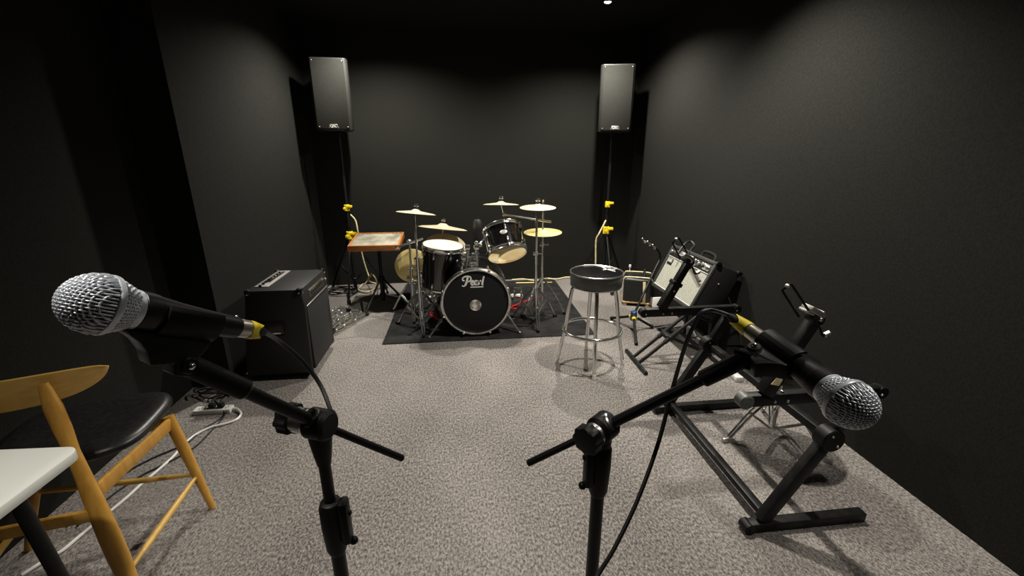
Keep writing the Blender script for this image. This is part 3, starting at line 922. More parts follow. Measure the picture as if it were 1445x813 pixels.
# ------------------------------------------------------------------ chrome hardware lying beside the amplifier
def bundle(label, p0, p1, k):
    p0, p1 = V(p0), V(p1)
    d = (p1-p0).normalized(); s = V((-d.y, d.x, 0)); L = (p1-p0).length
    t = thing('folded_stand', label, 'drum hardware', p0.lerp(p1, .5), 'chrome hardware lying by the bass amplifier')
    lay = [(-.052, .0), (-.018, .0), (.018, .0), (.052, .0), (-.034, .028), (.0, .028), (.034, .028), (-.016, .056), (.016, .056)]
    for i, (ss, zz) in enumerate(lay[:k]):
        j = random.uniform(-.04, .04)
        a = p0+s*(ss+random.uniform(-.005, .005))+V((0, 0, .012+zz))+d*(j if i else 0)
        b = p0+d*(L*random.uniform(.78, 1.0))+s*ss*.7+V((0, 0, .012+zz))
        q = MB().cyl(a, b, .0105 if i % 2 else .0135, 10)
        for f in (.14, .38, .62, .86):
            f += random.uniform(-.1, .1)
            c = a.lerp(b, f)
            q.cyl(c-d*.014, c+d*.014, .0165, 10, .003)
            w = c+s*random.uniform(-.02, .02)+V((0, 0, .026))
            q.cyl(c, w, .005, 6).ball(w, .011, 8)
            q.box(w, (.024, .006, .016), Matrix.Rotation(random.uniform(0, 3), 3, 'Z'), .002)
        part('tube', q, 'chrome', t)
    part('rubber_foot', MB().cyl(p1+s*.02+V((0, 0, .016)), p1+s*.02+d*.03+V((0, 0, .016)), .015, 12, .004).cyl(p1-s*.022+V((0, 0, .016)), p1-s*.022+d*.03+V((0, 0, .016)), .015, 12, .004), 'rubber', t)
    return t


bundle('folded chrome stand lying on the carpet beside the bass amplifier', at(466, 472, z=0), at(514, 446, z=0), 9)
bundle('shorter pile of chrome tubes between the folded stand and the bass amplifier', at(452, 460, z=0), at(489, 440, z=0), 8)

# ------------------------------------------------------------------ right: Z shaped keyboard stand
ZY = (1.28, 2.13)
zs = thing('keyboard_stand', 'black square-tube folding keyboard stand in front of the right wall', 'keyboard stand', (1.3, 1.7, 0))
WT = .042
for y, sgn in zip(ZY, (1, -1)):
    part('foot_bar', MB().bar((1.10, y, .0225), (1.655 if y > 2 else 1.62, y, .0225), WT, WT, (0, 0, 1), .004).cyl((1.105, y-.026, .0225), (1.105, y+.026, .0225), .0225, 20, .003).ball((1.105, y-.026, .0225), .008, 8).ball((1.545, y-.022, .012), .005, 8), 'black_satin', zs)
    yo = y+sgn*.002
    p0, p1, p2 = V((1.165, yo, .045)), V((1.375, yo, .42)), V((1.462, yo, .598))
    up = MB().bar(p0, p1+(p1-p0).normalized()*.02, WT-.004, .05, (0, 0, 1), .004)
    part('upright', up, 'black_satin', zs)
    part('upper_strut', MB().bar(p1, p2, WT-.008, .044, (0, 0, 1), .004), 'black_satin', zs)
    j = part('joint_disc', MB().cyl((1.372, y-.030, .42), (1.372, y+.030, .42), .047, 28, .005), 'plastic', zs)
    part('bolt', MB().ball((1.388, y-.031, .400), .006, 10), 'chrome_dull', j)
    part('bolt', MB().ball((1.360, y-.031, .445), .005, 8), 'chrome_dull', j)
    zt = .612 if y < 2 else .632
    x0, x1 = (.985, 1.545) if y < 2 else (.955, 1.515)
    ta = part('top_arm', MB().bar((x0+.015, y, zt), (x1-.012, y, zt), WT-.006, .046, (0, 0, 1), .005).cyl((x0+.012, y-.021, zt), (x0+.012, y+.021, zt), .025, 22, .003).cyl((x1-.012, y-.021, zt), (x1-.012, y+.021, zt), .024, 22, .003), 'black_satin', zs)
    for xx in (x0+.018, x0+.115, x0+.165, x1-.018):
        part('bolt', MB().ball((xx, y-.0215, zt-.004), .0055, 8), 'chrome_dull', ta)
    if y < 2:
        for xx in (x0+.15, x0+.30):
            part('bolt', MB().ball((xx, y-.002, zt+.024), .007, 8), 'chrome_dull', ta)
        part('sleeve', MB().cyl((x0+.004, y-.028, zt+.002), (x0+.004, y+.016, zt+.002), .0275, 22, .004), 'vinyl_side', ta, 'dark grey end sleeve')
    # second tier: telescoping arm with clasp, wire loop and crank handle
    if y < 2:
        b0, b1 = at(1080, 552, y=1.28), at(1150, 449, y=1.28)
    else:
        b0, b1 = at(931, 438, y=2.13), at(972, 369, y=2.13)
    dd = (b1-b0).normalized()
    sv = V((dd.z, 0, -dd.x))
    b1 = b0+dd*(b1-b0).length
    b0 = V((b0.x, y, zt+.02)) if abs(dd.z) < .01 else b0+dd*((zt+.022-b0.z)/dd.z)
    Lb = (b1-b0).length
    ar = part('tier_arm', MB().bar(b0, b0+dd*Lb*.52, .044, .050, (0, 1, 0), .005).bar(b0+dd*Lb*.45, b1, .036, .040, (0, 1, 0), .005).cyl(b1-V((0, .022, 0)), b1+V((0, .022, 0)), .024, 20, .003), 'black_satin', zs)
    part('collar', MB().bar(b0+dd*Lb*.50, b0+dd*Lb*.58, .056, .058, (0, 1, 0), .006), 'plastic', ar)
    part('bolt', MB().ball(b1-V((0, .023, 0))+dd*.004, .008, 10), 'chrome_dull', ar)
    part('bolt', MB().ball(b0+dd*Lb*.40-V((0, .026, 0)), .006, 8), 'chrome_dull', ar)
    part('clasp', MB().bar(b1-sv*.055+dd*.022, b1-sv*.004+dd*.020, .050, .020, dd, .004).bar(b1-sv*.060+dd*.008, b1-sv*.030+dd*.008, .046, .010, dd, .003).bar(b1-sv*.01+dd*.026, b1+sv*.010+dd*.010, .046, .022, dd, .004), 'silver', ar, 'grey metal clasp')
    if y < 2:
        h0, h1, e0, e1 = at(1127, 447, y=1.285), at(1141, 438, y=1.265), at(1104, 411, y=1.285), at(1117, 402, y=1.265)
    else:
        h0, h1, e0, e1 = at(960, 365, y=2.135), at(970, 358, y=2.115), at(949, 343, y=2.135), at(958, 336, y=2.115)
    part('wire_loop', MB().tube(smooth([h0, h0.lerp(e0, .5), h0.lerp(e0, .96), e0.lerp(e1, .12)+(e0-h0)*.03, e0.lerp(e1, .88)+(e1-h1)*.03, h1.lerp(e1, .96), h1.lerp(e1, .5), h1], 5), .0042, 10), 'plastic', ar)
    part('loop_pad', MB().ball(e0.lerp(e1, .7)+(e1-h1)*.04, .008, 12, (1.4, 1, .8)), 'silver', ar)
    k0 = b1+sv*.020-dd*.012
    k1 = k0+(sv*.052-dd*.030)
    k2 = k1+(sv*.016+dd*.020)
    part('crank_handle', MB().tube(smooth([k0, k0.lerp(k1, .5), k1, k2], 4), .0050, 10).ring(k0-dd*.014, (0, 1, 0), .010, .0028, 18).ball(k0, .009, 10), 'plastic', ar)
    part('crank_grip', MB().cyl(k1.lerp(k2, .15), k2, .0095, 14, .002), 'silver', ar, 'grey metal crank grip')
    if y < 2:
        s_ = at(1095, 536, y=1.26)
        part('tape_patch', MB().prism([(-.020, -.014), (.012, -.022), (.020, .0), (.018, .020), (-.002, .014)], V((s_.x, y-.0252, s_.z)), (1, 0, 0), (0, 0, 1), -.0006, .0010), 'cream', ar, 'torn yellow tape patch')
for (x, z, nm) in ((1.185, .058, 'floor_crossbar'), (1.375, .42, 'middle_crossbar')):
    part(nm, MB().bar((x, ZY[0]+.02, z), (x, ZY[1]-.02, z), .036, .036 if z > .1 else .03, (0, 0, 1), .004), 'black_satin', zs)

# ------------------------------------------------------------------ guitar amplifier tilted back on its stand
O = V((1.601, 2.76, .379))
eh = V((.157, 0, .344)).normalized(); ed = V((eh.z, 0, -eh.x)); ew = V((0, 1, 0))
AW, AH, AD = .655, .385, .205
ga = thing('guitar_amplifier', 'black guitar amplifier with silver grille, tilted back against the right wall', 'amplifier', O)
RA = Matrix((ew, eh, ed)).transposed()


def G(w, h, d):
    return O+ew*w+eh*h+ed*d


part('cabinet', MB().box(G(AW/2, AH/2, AD/2+.006), (AW, AH, AD-.012), RA, .008), 'tolex', ga)
rim = MB()
for (w, h, a, c) in ((AW/2, .012, AW, .026), (AW/2, AH-.012, AW, .026), (.013, AH/2, .026, AH), (AW-.013, AH/2, .026, AH)):
    rim.box(G(w, h, .0), (a, c, .022), RA, .005)
part('front_rim', rim, 'rim', ga)
part('grille_cloth', MB().box(G(AW/2, .155, .003), (AW-.05, .262, .008), RA), 'grille', ga, 'silver-grey grille cloth')
part('piping', MB().bar(G(.024, .028, -.007), G(AW-.024, .028, -.007), .005, .005).bar(G(.024, .286, -.006), G(AW-.024, .286, -.006), .004, .004), 'logo', ga, 'thin white piping')
cpn = part('control_panel', MB().box(G(AW/2, .323, .001), (AW-.05, .066, .012), RA, .002), 'panel', ga)
for i in range(11):
    w = AW-.055-i*.052
    part('knob', MB().cyl(G(w, .326+.010*(i % 2), -.004), G(w, .326+.010*(i % 2), -.022), .0125, 14, .002), 'silver' if i != 6 else 'chrome', cpn)
part('panel_marks', MB().box(G(.10, .338, -.0055), (.09, .018, .001), RA).box(G(.09, .308, -.0055), (.08, .012, .001), RA).box(G(.26, .305, -.0055), (.06, .014, .001), RA), 'badge', cpn, 'pale printed blocks on the panel')
part('input_jack', MB().ring(G(.215, .325, -.006), ed, .020, .005, 24), 'chrome', cpn)
bgp = part('logo_plate', MB().box(G(AW-.085, .245, -.003), (.075, .050, .006), RA, .001), 'panel', ga, 'small square badge on the grille')
part('badge_field', MB().box(G(AW-.085, .252, -.007), (.060, .026, .002), RA), 'grille', bgp)
for w in (.012, AW-.012):
    for d in (.012, AD-.012):
        for h in (AH-.004, .006):
            part('corner_guard', MB().box(G(w, h, d), (.040, .030, .040), RA, .008), 'plastic', ga)
part('handle', MB().tube(smooth([G(.20, AH, .10), G(.205, AH+.03, .10), G(.24, AH+.045, .10), G(.34, AH+.045, .10), G(.375, AH+.03, .10), G(.38, AH, .10)], 5), [(.008, .013)]*26, 10, (1, 0, 0)), 'rubber', ga)
part('side_screw', MB().ball(G(-.001, AH*.66, AD*.42), .006, 8), 'chrome', ga)
cable('patch_cable', [G(.44, .33, -.022), G(.42, .32, -.06), G(.47, .42, -.02), G(.50, .455, .03), G(.44, .44, .04), G(.40, .40, .01), G(.32, .33, -.035), G(.20, .28, -.03), G(.06, .22, -.025), G(.05, .225, -.022)], .0085, 'cable',
      'thick black cord draped over the front of the tilted guitar amplifier')

# tilt stand carrying the amplifier
xs = thing('amplifier_stand', 'black tube stand under the tilted guitar amplifier', 'amplifier stand', (1.5, 2.8, 0))
f1, f2 = at(884, 497, z=.014), at(912, 530, z=.014)
part('foot_bar', MB().cyl((1.222, 2.555, .0145), (1.222, 2.93, .0145), .0145, 14, .003), 'black', xs)
for y in (2.70, 2.80):
    part('long_tube', MB().cyl((1.228, y, .022), (1.618, y, .358), .0125, 14), 'black', xs)
    part('grip_sleeve', MB().cyl((1.40, y, .171), (1.49, y, .249), .0165, 14, .002), 'rubber', xs)
part('tube_bridge', MB().cyl((1.44, 2.68, .206), (1.44, 2.82, .206), .018, 14, .003).box((1.44, 2.75, .206), (.05, .09, .03), bev=.005), 'black', xs)
part('rear_leg', MB().cyl((1.44, 2.75, .200), (1.80, 2.75, .030), .0125, 14).cyl((1.80, 2.60, .0145), (1.80, 3.25, .0145), .0145, 14, .003), 'black', xs)
part('cradle', MB().bar(G(-.04, -.012, .01), G(.50, -.012, .01), .02, .02, eh, .003).bar(G(0.02, -.012, .0), G(0.02, -.012, AD), .02, .02, eh, .003).bar(G(.45, -.012, .0), G(.45, -.012, AD), .02, .02, eh, .003), 'black', xs)
for y in (3.15, 2.80):
    part('rear_post', MB().cyl((1.80, y, .02), (1.80, y, .272), .0125, 12), 'black', xs)

# ------------------------------------------------------------------ guitar stand and the small black case
gh = V((1.44, 3.36, .13))
gs = thing('guitar_stand', 'black guitar stand with a clipped hook top, left of the guitar amplifier', 'guitar stand', (1.44, 3.36, 0))
top = at(931, 366, y=3.56)
gp = smooth([gh, gh.lerp(top, .4), gh.lerp(top, .85), top, at(930, 357, y=3.56), at(925, 350, y=3.55), at(919, 346, y=3.54), at(911, 341, y=3.53)], 5)
part('post', MB().tube(gp, .0105, 12), 'black', gs)
hk = MB()
for (px, py) in ((910, 341), (917, 345), (924, 350)):
    p = at(px, py, y=3.53)
    hk.box(p, (.020, .030, .022), Matrix.Rotation(.6, 3, 'Y'), .005)
    hk.cyl(p, p+V((-.03, -.02, .03)), .006, 8).ball(p+V((-.03, -.02, .03)), .009, 8)
part('hook_clip', hk, 'chrome_dull', gs, 'greyish hook clips')
part('hub', MB().cyl(gh-V((0, 0, .05)), gh+V((0, 0, .035)), .028, 18, .006), 'blue', gs, 'dark blue hub')
for tip in (at(898, 486, z=.012), at(862, 449, z=.012), at(922, 462, z=.012)):
    d = (tip-gh)
    q = part('leg', MB().cyl(gh+d*.05-V((0, 0, .01)), tip, .011, 12), 'black_satin', gs)
    part('joint_band', MB().cyl(gh+d*.07-V((0, 0, .01)), gh+d*.15-V((0, 0, .008)), .0175, 14, .003), 'yellow_knob', q, 'yellow joint band')
    part('rubber_foot', MB().cyl(tip-d.normalized()*.03, tip+V((0, 0, .0)), .0145, 12, .003), 'rubber', q)

Q0, Q1, Q2 = at(872, 418, z=0), at(903, 433, z=0), at(922, 436, z=0)
kx = V((.93, -.37, 0)).normalized()
ky = V((.37, .93, 0)).normalized()
ko = V((1.735, 3.905, 0))
RC = Matrix((kx, ky, V((0, 0, 1)))).transposed()
sc_ = thing('instrument_case', 'small black case with cream straps on the carpet, behind the bar stool', 'case', ko)
cc = ko+ky*.15+kx*.03
CW, CL, CHh = .27, .34, .262
kcen = V((1.755, 4.075, 0))
part('body', MB().box(kcen+V((0, 0, .02+CHh/2)), (CW, CL, CHh), RC, .03, 3), 'leather', sc_)
for sy in (-CL/2+.05, CL/2-.07):
    p = kcen+ky*sy
    part('strap', MB().tube(smooth([p-kx*(CW/2+.003)+V((0, 0, .235)), p-kx*(CW/2-.004)+V((0, 0, .268)), p-kx*(CW/2-.035)+V((0, 0, .284)), p+kx*(CW/2-.035)+V((0, 0, .284)), p+kx*(CW/2-.004)+V((0, 0, .268)), p+kx*(CW/2+.003)+V((0, 0, .235))], 5), [(.0035, .013)]*26, 8, (0, 0, 1)), 'cream', sc_, 'cream strap')
part('piping', MB().tube([kcen+kx*(sx*(CW/2-.004))+ky*(sy*(CL/2-.004))+V((0, 0, .034)) for sx, sy in ((-1, -.9), (-.9, -1), (.9, -1), (1, -.9), (1, .9), (.9, 1), (-.9, 1), (-1, .9))], .010, 8, closed=True), 'tan', sc_, 'tan piping along the bottom edge')
part('end_strap', MB().bar(kcen-ky*(CL/2+.002)+kx*.075+V((0, 0, .035)), kcen-ky*(CL/2+.002)+kx*.060+V((0, 0, .255)), .026, .006, ky, .002), 'cream', sc_, 'cream strap')
part('handle', MB().tube(smooth([kcen+kx*.06-ky*.10+V((0, 0, .275)), kcen+kx*.06-ky*.07+V((0, 0, .325)), kcen+kx*.06+ky*.05+V((0, 0, .325)), kcen+kx*.06+ky*.08+V((0, 0, .275))], 5), .010, 10), 'rubber', sc_)
for sx in (-1, 1):
    part('base_rail', MB().bar(kcen+kx*sx*(CW/2-.03)-ky*CL*.49+V((0, 0, .011)), kcen+kx*sx*(CW/2-.03)+ky*CL*.49+V((0, 0, .011)), .03, .022), 'tan', sc_)
kn = kcen-kx*.085+ky*.10+V((0, 0, .279))
part('toggle', MB().cyl(kn, kn+V((0, 0, .05)), .004, 8).cyl(kn+V((0, 0, .045)), kn+V((0, 0, .075)), .012, 12, .004), 'white', sc_, 'white-tipped rod standing on top')
p = at(925, 438, z=0)
single('white_box', MB().box((1.835, 3.73, .075), (.12, .012, .15), Matrix.Rotation(-.12, 3, 'X'), .003).box((1.835, 3.755, .005), (.12, .06, .010), bev=.003), 'paper', 'white folded card standing on the carpet behind the guitar amplifier', 'card', (1.835, 3.73, 0))
cable('white_cable', [at(944, 464, z=.03), at(962, 461, z=.02), at(976, 464, z=.008), at(981, 472, z=.008), at(986, 478, z=.008), at(996, 481, z=.008), at(1008, 486, z=.008)], .007, 'white', 'white cable curving on the carpet under the guitar amplifier', n=8)
p0, p1 = at(1029, 521, z=.02), at(1044, 536, z=.02)
single('power_strip', MB().bar((p0.x, p0.y, .02), (p1.x, p1.y, .02), .05, .036, (0, 0, 1), .006).cyl((p0.x, p0.y, .02), (p0.x+.01, p0.y+.05, .012), .006, 8), 'white', 'white power strip on the carpet near the right wall', 'power strip', (p0.x, p0.y, 0))
cable('black_cable', [G(.0, .2, AD+.006), V((1.94, 2.70, .30)), V((1.945, 2.62, .12)), V((1.93, 2.55, .008)), V((1.88, 2.45, .008)), V((1.86, 2.50, .008))], .0045, 'cable', 'thin black cable hanging behind the guitar amplifier at the right wall')

# drum throne in front of the right wall
TX, TY = 1.615, 1.835
dt = thing('drum_throne', 'round black seat on a chrome tripod, inside the keyboard stand', 'drum throne', (TX, TY, 0))
part('seat', MB().lathe([(0, .40), (.150, .40), (.180, .412), (.188, .435), (.183, .475), (.15, .492), (0, .498)], (TX-.045, TY-.01, 0), n=40), 'vinyl', dt)
part('post', MB().cyl((TX, TY, .05), (TX, TY, .40), .0145, 16).cyl((TX, TY, .13), (TX, TY, .23), .018, 16, .003).cyl((TX, TY, .18), (TX-.04, TY-.03, .18), .005, 8).box((TX-.045, TY-.034, .18), (.008, .014, .034), bev=.003), 'chrome', dt)
part('leg_set', legs3(MB(), (TX, TY), 0, .27, .27, PI+.05, h2=.10), 'chrome', dt)
for f in feet3((TX, TY), 0, .27, PI+.05):
    part('rubber_foot', f, 'silver', dt)

# ------------------------------------------------------------------ left front: chair, table, power strip
ch = thing('wooden_chair', 'honey-coloured wooden chair with a black seat, beside the white table', 'chair', (-1.45, 1.45, 0))
ca, cfw = V((.974, .225, 0)), V((-.225, .974, 0))      # chair right and forward
FR, FRt = V((-1.108, 1.652, 0)), V((-1.232, 1.715, .425))
FL, FLt = V((-1.705, 1.512, 0)), V((-1.640, 1.63, .425))
RRf, RRt = V((-1.085, 1.185, 0)), V((-1.281, 1.335, .795))
RLf, RLt = V((-1.535, 1.090, 0)), V((-1.610, 1.262, .795))


def leg(p0, p1, rr, n=16, ref=None):
    K = len(rr)
    return MB().tube([p0.lerp(p1, i/(K-1)) for i in range(K)], rr, n, ref)


part('front_leg', leg(FR, FRt, [.0125, .0145, .017, .0195, .0215, .0215, .020]), 'oak', ch)
part('front_leg', leg(FL, FLt, [.0125, .0145, .017, .0195, .0215, .0215, .020]), 'oak', ch)
bl = [(.016, .014), (.022, .017), (.030, .019), (.036, .020), (.036, .020), (.033, .020), (.028, .019), (.023, .018), (.018, .018), (.024, .021), (.025, .021), (.014, .012)]
part('rear_leg', leg(RRf, RRt, bl, 18, ca-cfw*.35), 'oak', ch)
part('rear_leg', leg(RLf, RLt, bl, 18, ca+cfw*.35), 'oak', ch)
# seat pad: rounded trapezoid, upholstered
SC = V((-1.475, 1.63, 0))
outl = []
for i in range(64):
    a = 2*PI*i/64
    cx, sy = math.cos(a), math.sin(a)
    e_ = .55
    x = math.copysign(abs(cx)**e_, cx); y = math.copysign(abs(sy)**e_, sy)
    wdt = .250+.022*y
    outl.append((x*wdt*.97, y*.225))
sm = MB()
lev = [(.86, .418), (.97, .424), (1.0, .436), (.985, .450), (.90, .461), (.70, .464), (.40, .459), (0, .456)]
rings = []
for kf, z in lev:
    if kf == 0:
        rings.append([sm.bm.verts.new(SC+V((0, 0, z)))])
    else:
        rings.append([sm.bm.verts.new(SC+ca*x*kf+cfw*y*kf+V((0, 0, z+.006*(y*kf/.225)**2))) for x, y in outl])
for r0, r1 in zip(rings, rings[1:]):
    for i in range(64):
        i2 = (i+1) % 64
        if len(r1) == 1:
            sm.bm.faces.new((r0[i], r0[i2], r1[0]))
        else:
            sm.bm.faces.new((r0[i], r0[i2], r1[i2], r1[i]))
sm.bm.faces.new(rings[0][::-1])
part('seat', sm, 'leather', ch, 'black upholstered seat', 60)


def onleg(p0, p1, z):
    return p0.lerp(p1, (z-p0.z)/(p1.z-p0.z))


part('side_rail', MB().bar(onleg(RRf, RRt, .425)+cfw*.02, onleg(FR, FRt, .398), .018, .05, (0, 0, 1), .006), 'oak', ch)
part('side_rail', MB().bar(onleg(RLf, RLt, .425)+cfw*.02, onleg(FL, FLt, .398), .018, .05, (0, 0, 1), .006), 'oak', ch)
part('front_rail', MB().bar(onleg(FR, FRt, .395), onleg(FL, FLt, .395), .018, .042, (0, 0, 1), .006), 'oak', ch)
part('rear_rail', MB().bar(onleg(RRf, RRt, .37), onleg(RLf, RLt, .37), .018, .042, (0, 0, 1), .006), 'oak', ch)


def rung(a, b):
    return MB().tube([a.lerp(b, i/6) for i in range(7)], [.007, .0095, .0115, .012, .0115, .0095, .007], 12)


part('stretcher', rung(onleg(FR, FRt, .155), onleg(RRf, RRt, .155)), 'oak_light', ch)
part('stretcher', rung(onleg(FL, FLt, .155), onleg(RLf, RLt, .155)), 'oak_light', ch)
part('stretcher', rung(onleg(FR, FRt, .160), onleg(FL, FLt, .215)), 'oak_light', ch)
# backrest: bent plywood wing
tipR, tipL = V((-1.128, 1.455, .790)), V((-1.775+.06, 1.335, .790))
midp = (RRt+RLt)/2+cfw*.012
bm_ = MB()
cols = []
NB = 28
for i in range(NB+1):
    s = math.sin(PI/2*(-1+2*i/NB))
    base = midp+ca*(s*.275)+cfw*(.115*abs(s)**2.1)
    top = .806+.016*(1-s*s)
    g_ = max(.10, math.sqrt(max(0, 1-abs(s)**4)))
    zc2 = .783
    bot = zc2-(zc2-(top-.108))*g_
    top = zc2+(top-zc2)*g_
    hgt = top-bot
    nrm = (cfw-ca*(s*.55)).normalized()
    col = []
    for j in range(7):
        tt = j/6
        z = top-hgt*tt
        lean = cfw*(-.022*(1-tt))
        col.append((base+lean+V((0, 0, z-base.z)), nrm))
    cols.append(col)
front = [[bm_.bm.verts.new(p+nn*.006) for p, nn in col] for col in cols]
back = [[bm_.bm.verts.new(p-nn*.006) for p, nn in col] for col in cols]
for i in range(NB):
    for j in range(6):
        bm_.bm.faces.new((front[i][j], front[i][j+1], front[i+1][j+1], front[i+1][j]))
        bm_.bm.faces.new((back[i][j], back[i+1][j], back[i+1][j+1], back[i][j+1]))
    bm_.bm.faces.new((front[i][0], front[i+1][0], back[i+1][0], back[i][0]))
    bm_.bm.faces.new((front[i][6], back[i][6], back[i+1][6], front[i+1][6]))
for i in (0, NB):
    for j in range(6):
        bm_.bm.faces.new((front[i][j], back[i][j], back[i][j+1], front[i][j+1]))
part('backrest', bm_, 'oak_light', ch, 'curved plywood backrest')

# white table, only its corner shows
tz = .735
tcor = V((-1.004, 1.090, 0))
tx, ty = V((-.999, .045, 0)).normalized(), V((-.02, -.999, 0)).normalized()
tb_ = thing('white_table', 'white table with rounded corner and dark legs, at the left front', 'table', tcor+tx*.35+ty*.35)
W_, D_, rc = .68, .72, .035
pl = []
for (cx, cy, s0_) in ((rc, rc, PI), (W_-rc, rc, 1.5*PI), (W_-rc, D_-rc, 0), (rc, D_-rc, .5*PI)):
    for i in range(8):
        a = s0_+i*(PI/2)/7
        pl.append((cx+rc*math.cos(a), cy+rc*math.sin(a)))
tyo = V((-tx.y, tx.x, 0))
tyo = tyo if tyo.dot(ty) > 0 else -tyo
w3 = tx.cross(tyo).z
part('table_top', MB().prism(pl, V((tcor.x, tcor.y, tz)), tx, tyo, 0 if w3 < 0 else -.028, .028 if w3 < 0 else 0, .005), 'table', tb_)
part('underframe', MB().bar(tcor+tx*.08+tyo*.10+V((0, 0, tz-.043)), tcor+tx*.08+tyo*(D_-.10)+V((0, 0, tz-.043)), .03, .028).bar(tcor+tx*(W_-.08)+tyo*.10+V((0, 0, tz-.043)), tcor+tx*(W_-.08)+tyo*(D_-.10)+V((0, 0, tz-.043)), .03, .028), 'black', tb_)
for i, j in ((0, 0), (1, 0), (0, 1), (1, 1)):
    topp = tcor+tx*(.095 if i == 0 else W_-.095)+tyo*(.10 if j == 0 else D_-.10)+V((0, 0, tz-.045))
    bot = topp+tx*(-.03 if i == 0 else .03)+tyo*(-.03 if j == 0 else .03)
    bot.z = 0
    q = part('leg', MB().cyl(bot, topp, .0165, 16), 'black_satin', tb_)
    part('foot_cap', MB().cyl(bot, bot.lerp(topp, .04), .0185, 14, .003), 'rubber', q)

# power strip and its cords
a_, b_ = at(275, 580, z=.014), at(328, 577, z=.014)
ps = thing('power_strip', 'white power strip with black plugs on the carpet behind the wooden chair', 'power strip', a_.lerp(b_, .5)-V((0, 0, .014)))
pd_ = (b_-a_).normalized(); pn = V((-pd_.y, pd_.x, 0))
part('casing', MB().bar(a_, b_, .056, .028, (0, 0, 1), .006), 'white', ps)
for i in range(4):
    c = a_.lerp(b_, .14+i*.235)+V((0, 0, .0145))
    part('socket', MB().box(c-pn*.006, (.004, .014, .0012)).box(c+pn*.006+pd_*.010, (.004, .014, .0012)), 'panel', ps)
sw = a_.lerp(b_, .9)+V((0, 0, .0155))
part('cord_anchor', MB().cyl(b_, b_+pd_*.022, .008, 12, .002), 'white', ps)
for f, lab in ((.48, 'black plug in the middle of the white power strip'), (.72, 'black plug nearest the cord end of the white power strip')):
    c = a_.lerp(b_, f)
    c.z = .0285
    pg = thing('power_plug', lab, 'plug', c, 'black plugs on the white power strip')
    part('plug_body', MB().box(c+V((0, 0, .014)), (.034, .030, .028), bev=.006), 'rubber', pg)
    part('cord', MB().tube(smooth([c+V((0, 0, .024)), c+V((-.01, .03, .035)), c+V((-.03, .09, .012)), c+V((-.10, .15, -.022)), c+V((-.04 if f < .6 else .05, .22, -.022)), c+V((.02, .16, -.018))], 5), .0038, 8), 'cable', pg)
zc_ = .0075
cable('white_cable', [b_+pd_*.018, at(336, 578, z=.014), at(340, 584, z=zc_), at(334, 592, z=zc_), at(318, 598, z=zc_), at(295, 604, z=zc_), at(274, 615, z=zc_), at(256, 631, z=zc_), at(244, 645, z=zc_), at(225, 662, z=zc_), at(200, 683, z=zc_), at(178, 703, z=zc_), at(150, 726, z=zc_), at(112, 757, z=zc_), at(88, 777, z=zc_), at(62, 792, z=zc_), at(30, 812, z=zc_)], .0065, 'white',
      'white power cord snaking under the wooden chair from the power strip')
for k_, lab in ((0, 'thin black cord beside the white power cord, left one'), (1, 'thin black cord beside the white power cord, crossing under the chair seat')):
    s = (-10, 4)[k_]
    cable('black_cable', [at(316+k_*4, 580, z=.035), at(312, 590+k_*3, z=.006), at(296+s, 606, z=.006), at(272+s, 626+k_*4, z=.006), at(232+s*2, 648+k_*3, z=.006), at(190+s*2, 672, z=.006), at(150+s, 702, z=.006), at(105+s, 742, z=.006)], .0042, 'cable', lab)
pts = []
for i in range(22):
    a = i*2*PI/8
    pts.append(at(304, 556, z=.01)+V((math.cos(a)*(.10+.02*math.sin(i*1.3)), math.sin(a)*(.05+.02*math.cos(i*2.1)), .002*i)))
cable('black_cable', pts, .0045, 'cable', 'tangle of thin black cable on the carpet beside the foot of the left wall', k=4)

